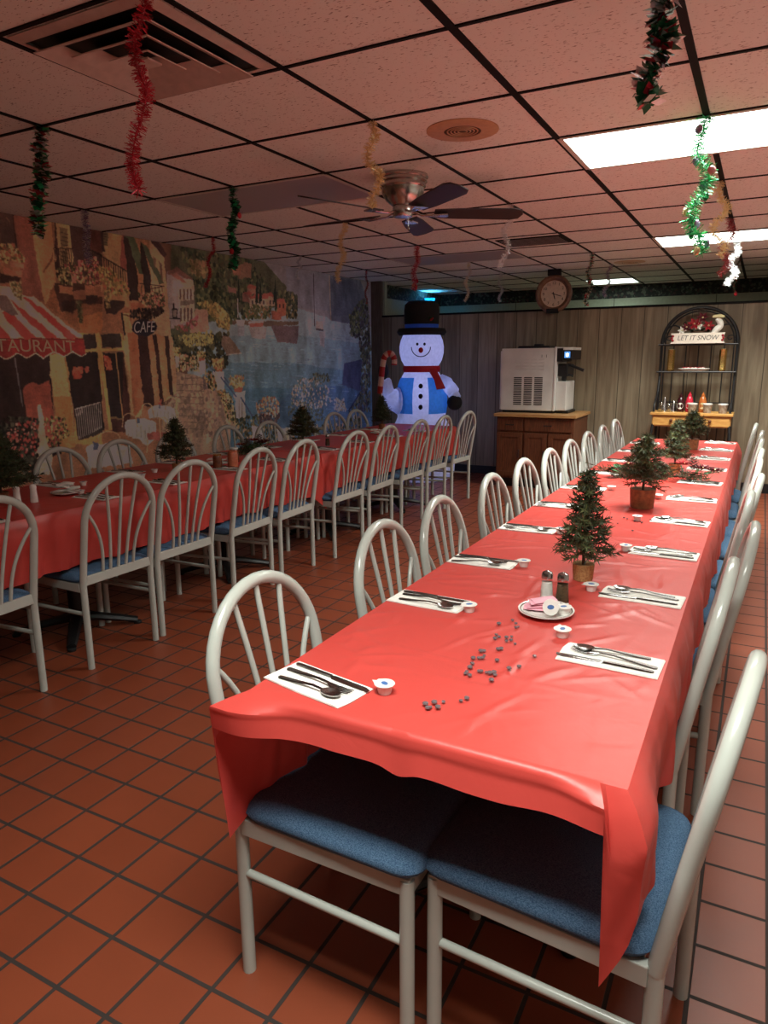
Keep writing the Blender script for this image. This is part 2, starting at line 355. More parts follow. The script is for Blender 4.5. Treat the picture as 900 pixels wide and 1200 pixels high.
# ------------------------------------------------------------------ painted mural on the left wall
CY0, CY1, CZ0, CZ1, DS = 1.6, 8.165, .42, CEIL-.003, .006
NY, NZ = int((CY1-CY0)/DS), int((CZ1-CZ0)/DS)
GYc = CY0+(np.arange(NY)+.5)*(CY1-CY0)/NY; GZc = CZ0+(np.arange(NZ)+.5)*(CZ1-CZ0)/NZ
WY, WZ = np.meshgrid(GYc, GZc)
rng = np.random.default_rng(3)
def smooth_noise(sy, sz):
    ny, nz = int((CY1-CY0)/sy)+3, int((CZ1-CZ0)/sz)+3
    a = rng.normal(size=(nz, ny)); fy = (WY-CY0)/sy; fz = (WZ-CZ0)/sz
    iy, iz = fy.astype(int), fz.astype(int); ty, tz = fy-iy, fz-iz
    ty = ty*ty*(3-2*ty); tz = tz*tz*(3-2*tz)
    return (a[iz,iy]*(1-ty)+a[iz,iy+1]*ty)*(1-tz)+(a[iz+1,iy]*(1-ty)+a[iz+1,iy+1]*ty)*tz
PY = WY+smooth_noise(.05,.05)*.004+smooth_noise(.02,.02)*.0022; PZ = WZ+smooth_noise(.05,.05)*.004+smooth_noise(.02,.02)*.0022
IMG = np.zeros((NZ, NY, 3)); IMG[:] = (96, 70, 54)
MX = XL+.006
def wall_pt(px, py):                     # trace point on the photograph -> (y, z) on the wall
    d = CR*((px-450)/FPX)+CU*(-(py-600)/FPX)+CF
    k = MX/d.x; return (k*d.y, CAMH+k*d.z)
def poly(P, col, var=7, sharp=False, conv=None):
    q = np.array([wall_pt(*p) for p in P] if conv is None else P)
    X, Z = (WY, WZ) if sharp else (PY, PZ)
    j0, j1 = np.searchsorted(GYc, [q[:,0].min()-.04, q[:,0].max()+.04]); i0, i1 = np.searchsorted(GZc, [q[:,1].min()-.04, q[:,1].max()+.04])
    if j1 <= j0 or i1 <= i0: return
    x, z = X[i0:i1, j0:j1], Z[i0:i1, j0:j1]; ins = np.zeros(x.shape, bool); n = len(q)
    for a in range(n):
        (xa, za), (xb, zb) = q[a], q[(a+1) % n]
        if za == zb: continue
        ins ^= ((za > z) != (zb > z)) & (x < (xb-xa)*(z-za)/(zb-za)+xa)
    s = IMG[i0:i1, j0:j1]; c = np.array(col, float)
    s[ins] = c*(1+rng.normal(size=(ins.sum(), 1))*var/140)+rng.normal(size=(ins.sum(), 3))*var*.12
def line(P, wd, col, var=5):             # wd in photo pixels
    for (a, b) in zip(P[:-1], P[1:]):
        dx, dy = b[0]-a[0], b[1]-a[1]; l = math.hypot(dx, dy) or 1; nx, ny = -dy/l*wd/2, dx/l*wd/2
        poly([(a[0]+nx,a[1]+ny),(b[0]+nx,b[1]+ny),(b[0]-nx,b[1]-ny),(a[0]-nx,a[1]-ny)], col, var, True)
def blobs(P, n, pal, r0, r1, seed=0):    # foliage dabs inside a polygon given in photo pixels
    q = np.array(P, float); lo, hi = q.min(0), q.max(0); rr = random.Random(seed); k = 0; tries = 0
    n = int(n*1.7)
    while k < n and tries < n*20:
        tries += 1
        x, y = rr.uniform(lo[0], hi[0]), rr.uniform(lo[1], hi[1]); ins = False
        for a in range(len(q)):
            (xa, ya), (xb, yb) = q[a], q[(a+1) % len(q)]
            if (ya > y) != (yb > y) and x < (xb-xa)*(y-ya)/(yb-ya)+xa: ins = not ins
        if not ins: continue
        k += 1; r = rr.uniform(r0, r1)*.72; c = rr.choice(pal)
        yy, zz = wall_pt(x, y); rad = r/FPX*math.hypot(4.5, yy)*1.1
        j0, j1 = np.searchsorted(GYc, [yy-rad, yy+rad]); i0, i1 = np.searchsorted(GZc, [zz-rad, zz+rad])
        if j1 <= j0 or i1 <= i0: continue
        mk = ((WY[i0:i1,j0:j1]-yy)/rad)**2*rr.uniform(.7,1.6)+((WZ[i0:i1,j0:j1]-zz)/rad)**2 < 1
        IMG[i0:i1,j0:j1][mk] = np.array(c)*rr.uniform(.88,1.12)
E3 = lambda P, ox, oy, s: [(ox+x*s, oy+y*s) for x, y in P]
c1 = lambda *P: E3(P, 0, 240, 120/900)       # tracing frames of the zoomed crops
c2 = lambda *P: E3(P, 100, 260, 130/900)
c3 = lambda *P: E3(P, 0, 390, 120/900)
c4 = lambda *P: E3(P, 110, 390, 160/900)
c5 = lambda *P: E3(P, 190, 280, 160/900)
c6 = lambda *P: E3(P, 240, 400, 210/900)
c7 = lambda *P: E3(P, 340, 290, 120/900)
# sky, mountains, water
poly([(200,270),(450,320),(450,420),(200,430)], (112,110,112), 4)
poly([(200,270),(300,296),(330,330),(345,345),(345,430),(200,430)], (74,78,58), 10)
poly([(335,308),(372,313),(388,322),(388,364),(336,360)], (106,108,114), 4)
poly(c7((350,240),(620,290),(680,480),(700,700),(350,640)), (80,88,102), 6)
poly(c7((380,260),(560,300),(640,480),(560,600),(380,600)), (72,80,96), 8)
poly([(230,382),(300,360),(345,360),(384,372),(388,376),(440,384),(450,540),(200,540)], (118,136,138), 5)
poly([(250,395),(345,392),(440,405),(450,545),(220,545)], (100,126,132), 6)
poly([(240,425),(345,425),(440,440),(450,545),(220,545)], (78,112,124), 7)
poly([(240,455),(345,455),(440,460),(450,545),(220,545)], (64,102,120), 7)
poly([(330,470),(345,455),(440,450),(450,545),(300,545)], (60,92,116), 7)
rs = random.Random(5)
for k in range(420):
    px, py = rs.uniform(235,430), rs.uniform(392,520); wd_ = rs.uniform(3,12); u = (py-392)/128
    base = (112-52*u, 134-42*u, 138-20*u); f_ = rs.uniform(.82,1.2)
    line([(px,py),(px+wd_,py+wd_*.10)], rs.uniform(.4,1.1), [c*f_ for c in base], 3)
poly(c6((700,110),(790,90),(780,250),(690,220)), (62,70,96), 6)
# far hillside with village
blobs(c5((110,60),(560,130),(700,280),(700,330),(880,360),(890,500),(460,540),(330,420),(190,260)), 520, [(66,78,54),(84,92,60),(100,102,66),(54,66,50),(74,74,56),(48,56,46)], 1.5, 4, 11)
poly(c5((500,180),(545,150),(590,170),(585,260),(500,260)), (124,92,70)); poly(c5((455,180),(520,185),(515,240),(470,240)), (128,88,66))
blobs(c5((180,140),(300,150),(300,260),(200,230)), 60, [(126,112,72),(120,96,66),(98,92,56)], 1.5, 3.5, 12)
for P, cw in ((((560,310),(625,318),(625,370),(560,362)), (134,98,76)), (((530,360),(590,355),(580,420),(530,410)), (128,86,70)), (((570,385),(700,390),(700,460),(580,455)), (150,134,108)), (((670,365),(742,372),(742,440),(690,440)), (146,126,98)), (((755,400),(820,405),(820,500),(760,520)), (146,84,56)), (((720,470),(790,480),(785,535),(720,530)), (138,78,58)), (((430,310),(490,330),(485,360),(440,350)), (136,96,82))): poly(c5(*P), cw)
for P in (((575,378),(640,362),(700,378),(700,396),(580,394)), ((665,362),(720,355),(745,378),(670,382)), ((560,312),(590,300),(628,318),(628,330),(560,326)), ((530,358),(575,345),(592,362),(580,372)), ((752,402),(790,388),(822,406),(822,416),(755,412))): poly(c5(*P), (140,72,58))
for x in (590,615,640,665,708,728): poly(c5((x,405),(x+10,405),(x+10,430),(x,430)), (70,62,60), 3, True)
for x in (770,795): poly(c5((x,430),(x+10,430),(x+10,455),(x,455)), (70,50,44), 3, True)
for x in (505,625,650,745): poly(c5((x-12,420),(x,230 if x < 640 else 250),(x+10,420)), (40,50,42))
blobs(c5((560,430),(720,450),(715,530),(540,520)), 90, [(88,92,54),(106,98,60),(128,92,62),(70,78,50)], 1, 2.4, 13)
blobs(c5((790,350),(890,380),(890,520),(820,520),(820,420)), 90, [(54,62,48),(74,78,52),(108,96,58),(46,52,44)], 1.2, 3, 14)
poly(c5((450,535),(900,545),(900,565),(700,575),(450,560)), (96,80,66))
poly(c5((720,570),(900,575),(890,690),(760,680)), (96,80,82), 9); poly(c5((570,580),(690,580),(680,660),(590,650)), (128,124,122), 9)
poly(c5((495,570),(545,570),(540,640),(500,640)), (124,128,132), 8)
poly(c5((484,530),(548,535),(538,572),(496,570)), (168,158,140), 4, True); line(c5((500,520),(498,390)), .9, (186,170,140))
poly(c5((568,548),(670,540),(664,578),(580,580)), (150,80,66), 4, True); poly(c5((568,545),(670,538),(668,552),(570,558)), (170,150,130), 4, True)
# near hillside, yellow bushes, rocks
blobs(c5((220,250),(420,340),(480,500),(430,600),(330,540),(230,440)), 260, [(54,66,46),(76,84,54),(44,54,42),(88,92,58)], 1.5, 4, 15)
blobs(c5((230,420),(340,410),(440,500),(450,600),(380,580),(320,500)), 150, [(156,132,64),(132,112,58),(170,142,72),(104,94,52)], 1.2, 3, 16)
poly(c5((220,460),(300,470),(310,600),(180,640),(190,560)), (150,118,96), 8)
blobs(c5((80,640),(440,620),(430,844),(80,844)), 260, [(48,52,40),(62,64,44),(40,44,38),(80,78,50)], 1.5, 4, 17)
blobs(c5((100,640),(330,610),(340,690),(170,710)), 120, [(140,128,72),(164,140,66),(110,112,70),(180,150,60)], 1, 2.5, 18)
poly(c5((400,640),(440,640),(500,720),(525,755),(430,770),(390,700)), (112,92,74), 12); line(c5((420,765),(525,752)), 1.2, (150,140,130))
# pale house on the left shore
poly(c5((30,220),(95,190),(205,270),(215,520),(150,570),(60,590),(30,400)), (132,122,118)); poly(c5((95,260),(205,270),(215,520),(120,560)), (164,146,120))
poly(c5((30,225),(95,182),(205,268),(150,262),(90,222),(50,240)), (112,78,66)); poly(c5((50,235),(90,220),(160,288),(140,290)), (138,92,78))
for x in (115,140,162,185): poly(c5((x,330),(x+10,330),(x+10,400),(x,400)), (92,76,66), 3, True); poly(c5((x+3,455),(x+14,455),(x+14,540),(x+3,545)), (96,78,68), 3, True)
poly(c5((120,405),(215,405),(215,430),(120,440)), (110,98,84))
blobs(c5((80,580),(150,570),(235,510),(230,570),(130,620)), 60, [(156,84,84),(132,70,66),(90,84,56)], 1.2, 2.6, 19)
# path
poly(c4((540,255),(700,285),(760,350),(810,400),(880,500),(900,640),(900,900),(300,900),(420,560),(520,420)), (140,116,92), 8)
blobs(c4((545,270),(690,300),(790,410),(870,560),(880,700),(560,700),(500,520)), 340, [(148,122,96),(132,108,86),(156,130,100),(122,100,84),(142,116,94)], 1.8, 4, 20)
blobs(c4((700,290),(740,300),(890,560),(860,640),(800,560)), 60, [(92,76,72),(104,86,78)], 2, 4, 21)
for k in range(9): line(c4((560-12*k,300+40*k),(720+18*k,296+44*k)), .7, (108,88,72))
# balustrade, flower pots, hedges
blobs(c4((530,140),(690,150),(700,250),(545,255)), 130, [(168,130,80),(178,112,84),(84,86,48),(200,150,100),(70,72,44)], 1, 2.2, 22)
blobs(c4((700,240),(780,260),(890,400),(900,500),(810,450),(720,300)), 150, [(168,130,70),(70,72,44),(186,140,80),(140,90,60),(52,56,40)], 1, 2.4, 23)
poly(c4((535,155),(560,150),(565,230),(540,230)), (150,144,134)); poly(c4((690,180),(735,180),(735,268),(700,265)), (168,158,142)); poly(c4((785,250),(855,255),(860,375),(812,372)), (176,168,150))
poly(c4((785,250),(856,255),(856,275),(785,275)), (196,186,164)); poly(c4((800,280),(812,280),(822,370),(812,370)), (120,114,110)); poly(c4((838,280),(846,280),(852,370),(846,372)), (124,118,112))
for P in (((520,100),(570,105),(565,150),(530,150)), ((680,125),(735,130),(730,180),(690,180)), ((780,175),(855,175),(850,245),(795,245))): blobs(c4(*P), 40, [(188,140,66),(200,156,80),(150,96,52),(90,88,48)], 1, 2.2, 24)
poly(c4((690,165),(730,165),(725,185),(695,185)), (130,70,50)); poly(c4((800,225),(850,225),(842,256),(808,256)), (150,84,56))
line(c4((735,200),(800,258)), 1.3, (70,80,100)); line(c4((856,290),(905,350)), 1.6, (70,84,108))
poly(c6((0,240),(60,250),(130,330),(160,420),(0,520)), (142,116,90), 9); blobs(c6((0,245),(60,255),(130,340),(160,420),(0,520)), 130, [(148,122,96),(132,108,86),(156,130,100),(122,100,84)], 1.8, 4, 60)
blobs(c6((60,240),(130,270),(150,330),(170,420),(120,400)), 130, [(168,126,70),(76,76,48),(186,140,86),(52,58,42)], 1, 2.5, 25)
poly(c6((150,260),(200,250),(205,390),(160,390)), (172,162,142)); poly(c6((145,262),(205,248),(203,272),(148,285)), (192,182,158)); poly(c6((50,155),(95,150),(92,245),(60,245)), (172,162,142))
for x in (170,185): poly(c6((x,290),(x+5,290),(x+5,385),(x,385)), (120,114,110), 3, True)
for a, b in ((80,200),(180,300)): line(c6((a,b-20),(a+80,b+(80 if a < 100 else 110))), 1.8, (60,74,100))
poly(c6((140,220),(195,225),(185,255),(150,255)), (156,78,52)); blobs(c6((120,175),(195,170),(200,225),(150,240),(125,215)), 70, [(190,146,74),(166,110,66),(206,160,90),(110,100,60)], 1, 2.2, 26); blobs(c6((35,90),(95,88),(95,130),(65,150)), 45, [(188,140,66),(200,150,80),(120,90,54)], 1, 2.2, 27)
blobs(c6((160,390),(260,370),(300,420),(400,440),(700,410),(780,360),(800,514),(150,514)), 420, [(58,64,48),(80,82,56),(128,110,72),(150,128,92),(48,54,44),(96,92,60)], 1.2, 3, 28)
poly(c6((235,420),(300,440),(290,500),(240,490)), (172,164,132)); poly(c6((360,440),(450,430),(440,500),(370,500)), (172,160,124))
blobs(c6((258,310),(300,280),(350,280),(380,320),(375,380),(270,385)), 120, [(196,156,96),(150,96,70),(206,176,130),(96,78,56),(170,110,70)], 1, 2.4, 29); blobs(c6((270,370),(375,370),(360,415),(280,415)), 40, [(70,58,60),(86,70,66)], 1.5, 3, 30)
blobs(c6((540,160),(620,165),(630,200),(560,210)), 60, [(78,86,66),(98,100,76),(60,68,56)], 1, 2, 31)
blobs(c6((470,190),(540,180),(620,230),(640,300),(600,330),(480,340),(430,330),(440,240)), 170, [(176,150,130),(156,132,112),(190,168,148),(124,112,92),(80,86,68),(164,134,124),(96,104,88)], 1, 2.2, 32)
blobs(c6((420,330),(600,330),(590,400),(420,390)), 60, [(66,74,60),(84,88,66)], 1, 2, 33); blobs(c6((650,285),(700,290),(710,350),(650,350)), 60, [(160,138,110),(120,108,84),(176,150,124)], 1, 2.2, 34)
blobs(c6((780,20),(830,60),(830,350),(720,360),(780,260),(790,120)), 160, [(60,66,56),(82,84,62),(72,66,76),(48,54,48),(96,96,70)], 1.4, 3.2, 35); line(c6((722,350),(778,260)), 1.6, (48,56,80))
blobs(c7((600,480),(680,440),(710,900),(650,1040),(600,800),(540,780),(520,620)), 260, [(56,64,52),(78,82,56),(66,62,70),(46,50,46),(84,82,70)], 1.4, 3, 36); blobs(c7((520,590),(600,560),(620,740),(520,780)), 60, [(104,106,66),(84,92,58),(60,66,50)], 1, 2.2, 37)
line(c7((205,230),(215,690)), .8, (60,58,62)); line(c7((345,250),(358,640)), 1.0, (136,122,104)); poly(c7((225,650),(290,650),(292,730),(225,720)), (136,128,120)); poly(c7((225,710),(295,720),(292,733),(230,728)), (66,66,70), 3, True)
poly(c7((260,735),(305,735),(300,880),(262,860)), (124,124,126), 8)
# cafe facades
poly([(0,225),(155,262),(185,280),(190,520),(185,560),(0,700)], (134,92,62), 7)
poly(c2((520,140),(640,290),(720,1180),(560,1180),(540,760)), (158,130,92), 6); poly(c2((390,110),(520,140),(560,1180),(430,1180),(360,700)), (146,104,66), 7)
poly(c2((520,140),(600,160),(660,260),(640,290)), (66,50,48))
poly(c2((180,70),(310,100),(360,700),(180,560)), (146,116,74), 7); poly(c2((300,110),(340,110),(375,640),(350,400),(285,370)), (122,66,54), 7)
poly(c1((275,110),(450,150),(500,560),(480,740),(400,890),(330,600)), (170,122,74), 7); poly(c1((120,80),(275,115),(340,620),(390,850),(200,800),(150,400)), (122,76,60), 7)
poly(c1((380,600),(470,400),(455,470),(400,600)), (120,80,54)); poly(c1((0,60),(120,80),(150,400),(0,380)), (76,60,54)); poly(c1((40,80),(110,180),(60,120)), (130,104,76)); line(c1((115,80),(140,360)), 1, (54,42,40))
blobs(c1((0,350),(120,350),(220,470),(210,510),(0,500)), 90, [(168,140,84),(190,160,96),(92,84,52),(150,90,62)], 1, 2.4, 40)
poly(c1((30,540),(190,580),(190,640),(30,600)), (150,94,66)); poly(c1((0,600),(190,640),(170,680),(0,690)), (62,46,42)); poly(c1((90,490),(205,520),(205,560),(90,530)), (150,104,76))
poly(c1((480,150),(490,560),(820,650),(900,640),(900,220)), (66,50,46), 8)
poly(c1((490,160),(610,180),(650,520),(530,540)), (150,124,78)); poly(c1((520,200),(590,210),(600,370),(540,380)), (104,88,60)); poly(c1((545,400),(590,400),(600,520),(560,525)), (100,84,58))
for k in range(8): line(c1((530,240+34*k),(600,262+34*k)), .9, (66,54,44))
poly(c1((790,220),(870,230),(880,430),(800,400)), (96,56,48)); poly(c1((870,220),(900,226),(900,450),(880,430)), (140,112,76))
poly(c2((120,70),(180,80),(190,330),(140,250)), (150,124,78)); poly(c2((140,80),(178,86),(182,190),(150,190)), (98,84,60)); poly(c2((50,60),(130,70),(140,260),(60,230)), (90,54,46)); poly(c2((120,70),(145,76),(160,250),(140,250)), (60,48,46))
for k in range(5): line(c2((146,95+22*k),(180,105+22*k)), .8, (64,54,44))
# awnings green
poly(c2((310,100),(390,120),(520,440),(440,420)), (72,84,60)); poly(c2((310,110),(345,140),(430,420),(430,640),(360,640)), (52,42,40)); poly(c2((440,160),(500,190),(640,500),(600,510)), (70,80,60)); poly(c2((440,160),(470,200),(530,440),(530,600),(490,600),(450,330)), (50,44,42))
poly(c2((545,270),(570,290),(580,380),(560,350)), (110,88,66)); poly(c2((595,320),(620,350),(630,480),(610,470)), (100,80,62))
# balconies
poly(c1((470,680),(900,700),(900,900),(700,870),(640,950),(540,940),(500,850)), (72,50,42), 8); poly(c1((510,700),(640,720),(640,790),(520,770)), (150,98,62)); poly(c1((640,760),(840,740),(840,830),(650,830)), (128,84,58)); poly(c1((830,700),(900,700),(900,780),(840,790)), (172,124,80))
poly(c1((470,700),(540,950),(640,950),(720,870),(900,870),(900,1100),(700,1110),(410,890)), (124,80,50), 9); poly(c1((540,850),(660,850),(640,940),(550,930)), (56,44,40)); poly(c1((680,1000),(900,940),(900,1130),(700,1120)), (150,96,52), 7)
poly(c2((0,510),(120,520),(150,600),(0,650)), (140,92,62)); poly(c2((0,590),(100,600),(100,650),(0,660)), (58,46,44)); poly(c2((200,560),(360,620),(360,700),(200,640)), (156,112,70)); poly(c2((150,640),(320,640),(320,690),(240,750),(160,740)), (58,46,42)); poly(c2((370,660),(470,650),(470,720),(370,740)), (140,84,56))
line(c1((470,382),(640,384)), 1.1, (40,34,34)); line(c1((800,395),(900,445)), 1.1, (46,38,36)); line(c2((40,225),(345,405)), 1.4, (46,40,38)); line(c2((0,205),(50,230)), 1.2, (46,40,38)); line(c2((530,545),(640,520)), 1, (44,38,36)); line(c2((440,500),(640,520)), .8, (44,38,36))
for k in range(16): line(c2((55+19*k,235+11*k),(65+19*k,420+9*k)), .9, (56,46,42))
for k in range(9): line(c1((480+18*k,384),(486+18*k,560)), .8, (48,40,38))
for k in range(7): line(c2((455+28*k,510+3*k),(458+28*k,600)), .7, (54,46,42))
blobs(c1((560,520),(840,460),(900,560),(900,690),(600,680)), 200, [(150,72,64),(176,104,82),(88,78,50),(66,60,44),(170,138,84),(120,56,54)], 1, 2.4, 41); blobs(c1((490,560),(600,560),(640,700),(520,690)), 90, [(72,70,48),(104,96,58),(50,48,38),(164,136,80)], 1, 2.4, 42)
blobs(c2((90,360),(200,380),(340,500),(360,580),(240,600),(140,520)), 150, [(168,128,66),(184,144,76),(150,84,58),(92,84,50),(130,108,60)], 1, 2.4, 43); blobs(c2((430,580),(640,560),(650,690),(540,700),(440,650)), 130, [(160,84,70),(84,80,52),(176,128,84),(60,58,44)], 1, 2.3, 44)
blobs(c2((360,720),(600,690),(640,720),(540,790),(370,770)), 90, [(48,42,40),(64,56,46),(40,36,36)], 1.2, 2.6, 45); blobs(c1((670,850),(720,850),(720,1030),(690,1030)), 40, [(66,66,46),(90,84,54)], 1, 2, 46); blobs(c2((150,560),(210,560),(200,700),(170,700)), 40, [(150,124,70),(96,88,56)], 1, 2, 47)
# ground floor: doors and windows
poly(c2((300,740),(350,740),(450,1180),(320,1180)), (170,132,80)); poly(c2((340,900),(430,900),(450,1180),(380,1180)), (150,92,60)); poly(c2((420,920),(510,920),(540,1180),(440,1180)), (58,40,38))
poly(c4((190,10),(230,10),(330,470),(300,560),(245,540),(240,460)), (176,136,84)); poly(c4((225,0),(290,10),(335,480),(265,560)), (158,92,54)); poly(c4((285,10),(360,20),(410,480),(330,480)), (58,40,38)); poly(c4((355,20),(395,15),(450,460),(400,480)), (164,104,62)); poly(c4((390,15),(420,15),(460,470),(440,470)), (62,42,38)); poly(c4((415,10),(470,20),(510,420),(460,460)), (166,118,72)); poly(c4((465,20),(490,20),(525,410),(500,410)), (62,46,40)); poly(c4((490,20),(520,30),(545,300),(540,400),(522,410)), (160,124,84))
poly(c3((640,0),(760,0),(900,20),(900,1000),(660,980)), (172,124,60), 6)
poly(c3((730,15),(835,10),(845,135),(755,150)), (58,50,46)); poly(c3((570,180),(850,190),(890,640),(900,880),(690,950),(650,700)), (46,38,36), 5)
poly(c2((0,905),(80,910),(95,1020),(0,1030)), (56,48,46)); poly(c2((125,920),(280,905),(300,1010),(140,1015)), (56,50,48)); poly(c2((0,1060),(90,1060),(100,1180),(0,1180)), (48,40,38)); poly(c2((130,1060),(310,1060),(320,1180),(150,1180)), (50,42,40))
line(c2((95,900),(130,1180)), 4.2, (176,134,66)); line(c2((0,1042),(305,1032)), 3, (170,130,66)); line(c2((285,900),(310,1040)), 2, (166,126,66))
poly(c4((55,130),(190,130),(230,560),(110,560)), (48,40,40)); poly(c4((50,20),(175,10),(185,95),(55,95)), (58,52,48)); poly(c4((0,130),(25,135),(70,640),(0,680)), (46,38,38)); poly(c4((190,130),(235,440),(240,560),(225,660),(120,650),(115,555),(190,555)), (72,46,42))
line(c4((30,10),(110,640)), 4, (176,134,64)); line(c4((0,118),(190,108)), 3, (172,132,64)); line(c4((185,10),(192,110)), 2.4, (172,132,64)); line(c4((145,130),(190,560)), 1.4, (150,116,62)); line(c4((75,640),(115,655)), 2, (166,126,64)); poly(c4((110,555),(195,555),(195,572),(112,570)), (120,92,58))
blobs(c4((65,150),(110,170),(120,240),(80,250)), 40, [(170,72,44),(140,54,40),(190,90,50)], 1.2, 2.5, 48); blobs(c3((640,310),(720,310),(720,400),(650,400)), 40, [(176,74,40),(150,56,36)], 1.4, 2.8, 49); blobs(c3((740,300),(780,300),(780,345),(750,345)), 12, [(150,70,50)], 1, 2, 50)
poly(c3((655,670),(880,610),(900,880),(690,950)), (60,52,50))
for k in range(13): line(c3((665+18*k,668-4*k),(700+16*k,935-8*k)), .9, (136,128,120))
line(c3((655,672),(880,612)), 1.2, (160,150,138))
poly(c3((570,190),(600,280),(660,960),(640,960),(590,400)), (156,112,58)); poly(c3((420,190),(565,190),(640,700),(660,1000),(540,1060),(470,560)), (178,138,78), 6); poly(c3((470,560),(620,560),(660,1000),(540,1060)), (166,112,54), 8)
poly(c3((-260,170),(430,190),(480,760),(540,1060),(-260,1300)), (52,40,38), 6); poly(c3((200,480),(290,420),(340,460),(430,410),(480,760),(510,1000),(330,1000),(230,740)), (136,66,48), 6)
line(c3((130,220),(200,650)), 1.6, (92,86,84)); poly(c3((330,630),(360,630),(410,960),(430,1010),(340,1010)), (172,148,116)); poly(c3((310,1010),(460,1010),(440,1250),(300,1250)), (166,150,120))
blobs(c3((-200,760),(330,740),(330,1250),(-200,1250)), 330, [(44,40,36),(60,58,48),(36,34,32),(76,74,58)], 1.5, 3.5, 51); blobs(c3((30,820),(320,760),(320,1080),(60,1100)), 60, [(176,66,50),(150,48,44),(200,110,90)], 1, 2.4, 52); blobs(c3((380,740),(560,740),(620,880),(500,1000),(420,1000)), 110, [(150,128,66),(92,88,50),(176,150,84),(60,56,40),(170,70,54)], 1, 2.2, 53)
poly(c3((10,990),(45,985),(90,1020),(60,1035)), (220,214,200), 3)
# striped awning and valance
poly(c1((-400,700),(80,720),(210,800),(310,815),(430,930),(745,1170),(-400,1170)), (170,150,122), 4)
stripes = (((200,815),(250,820),(430,960),(690,1180),(600,1180),(400,1000)), ((90,830),(150,880),(300,1000),(520,1180),(420,1180),(200,980)), ((10,950),(80,930),(180,1030),(330,1180),(220,1180)), ((-60,1010),(0,1070),(110,1180),(0,1180),(-100,1060)), ((-160,900),(-90,900),(-60,1180),(-170,1180)), ((-330,900),(-250,900),(-240,1180),(-350,1180)))
for P in stripes: poly(c1(*P), (162,52,44), 4)
poly(c1((-30,800),(60,800),(160,960),(110,970),(0,930)), (98,84,78))
blobs(c1((80,680),(190,670),(190,830),(120,790)), 50, [(168,146,92),(90,88,58),(140,120,78)], 1, 2.2, 54)
poly(c3((-400,55),(735,60),(760,180),(720,205),(690,195),(640,160),(560,205),(470,165),(380,225),(310,175),(230,222),(150,175),(50,235),(-40,180),(-130,235),(-220,180),(-310,235),(-400,180)), (128,38,34), 4)
sc = c3((760,182),(720,207),(690,197),(640,164),(600,190),(560,208),(510,182),(470,168),(430,190),(380,226),(340,195),(310,178),(270,205),(230,222),(190,195),(150,178),(100,215),(50,235),(0,205),(-40,183),(-85,215),(-130,236),(-220,183))
line(sc, 1.2, (190,160,130)); line(c3((-400,50),(740,55)), .9, (96,30,28))
# cafe sign oval, lantern, painted cafe tables
poly([(100+(480+105*math.cos(t))*130/900, 260+(855+72*math.sin(t))*130/900) for t in [2*PI*i/24 for i in range(24)]], (42,40,48), 4)
line(c2((295,735),(320,920)), 2, (44,40,40)); line(c2((300,750),(480,790)), 1, (44,40,40))
poly(c2((705,710),(745,710),(740,775),(712,775)), (112,104,92)); line(c2((716,660),(718,720)), 1.4, (40,38,40)); line(c2((680,785),(770,785)), 1.2, (40,38,40)); line(c2((705,708),(746,708)), 1.6, (40,38,40)); line(c2((708,776),(745,776)), 1.6, (40,38,40)); line(c2((705,710),(712,776)), .9, (40,38,40)); line(c2((746,710),(740,776)), .9, (40,38,40))
def ell(cx, cy, rx, ry): return [(cx+rx*math.cos(2*PI*i/20), cy+ry*math.sin(2*PI*i/20)) for i in range(20)]
poly(c4(*ell(445,505,88,26)), (176,172,156)); poly(c4((358,508),(532,500),(545,595),(500,612),(430,560),(362,560)), (154,152,140), 5)
poly(c4(*ell(307,598,104,34)), (178,174,158)); poly(c4((203,602),(411,598),(405,700),(350,745),(290,700),(215,680)), (158,156,144), 5)
poly(c4(*ell(90,770,140,46)), (176,172,154)); poly(c4((-40,775),(230,770),(260,860),(-40,900)), (160,156,142), 5)
for k in range(7): line(c4((225+28*k,620),(228+28*k,690)), .8, (128,126,118)); line(c4((370+24*k,520),(372+24*k,570)), .7, (128,126,118))
for cx, cy, rx, ry in ((235,565,42,34),(350,497,34,32),(510,452,34,28),(100,690,70,40)):
    e = c4(*[(cx+rx*math.cos(t), cy-ry*math.sin(t)) for t in [PI*i/10 for i in range(11)]]); line(e, 1.1, (176,138,96)); line([e[0], (e[0][0]+2, e[0][1]+10)], 1, (160,124,86)); line([e[-1], (e[-1][0]-1, e[-1][1]+10)], 1, (160,124,86))
poly(c4((350,660),(420,650),(490,660),(480,705),(355,705)), (140,74,62)); 
for P in (((430,560),(440,700)), ((485,570),(492,700)), ((430,575),(460,555)), ((460,555),(486,575)), ((460,570),(462,640)), ((440,710),(475,830)), ((490,700),(500,780)), ((355,705),(350,790)), ((540,440),(548,580)), ((548,580),(570,610))): line(c4(*P), 1.2, (170,132,90))
poly(c4((285,565),(300,565),(305,600),(285,600)), (74,84,104)); poly(c4((430,475),(442,475),(442,500),(430,500)), (84,90,104)); blobs(c4((425,440),(450,440),(450,475),(430,475)), 8, [(150,60,50)], .8, 1.4, 55); poly(c3((815,960),(860,960),(865,1030),(825,1030)), (74,84,108))
IMG *= 1+smooth_noise(.03,.012)[:,:,None]*.03+smooth_noise(.12,.2)[:,:,None]*.07+smooth_noise(.05,.09)[:,:,None]*.05
for _ in range(1): IMG[1:-1,1:-1] = IMG[1:-1,1:-1]*.5+(IMG[:-2,1:-1]+IMG[2:,1:-1]+IMG[1:-1,:-2]+IMG[1:-1,2:])*.125
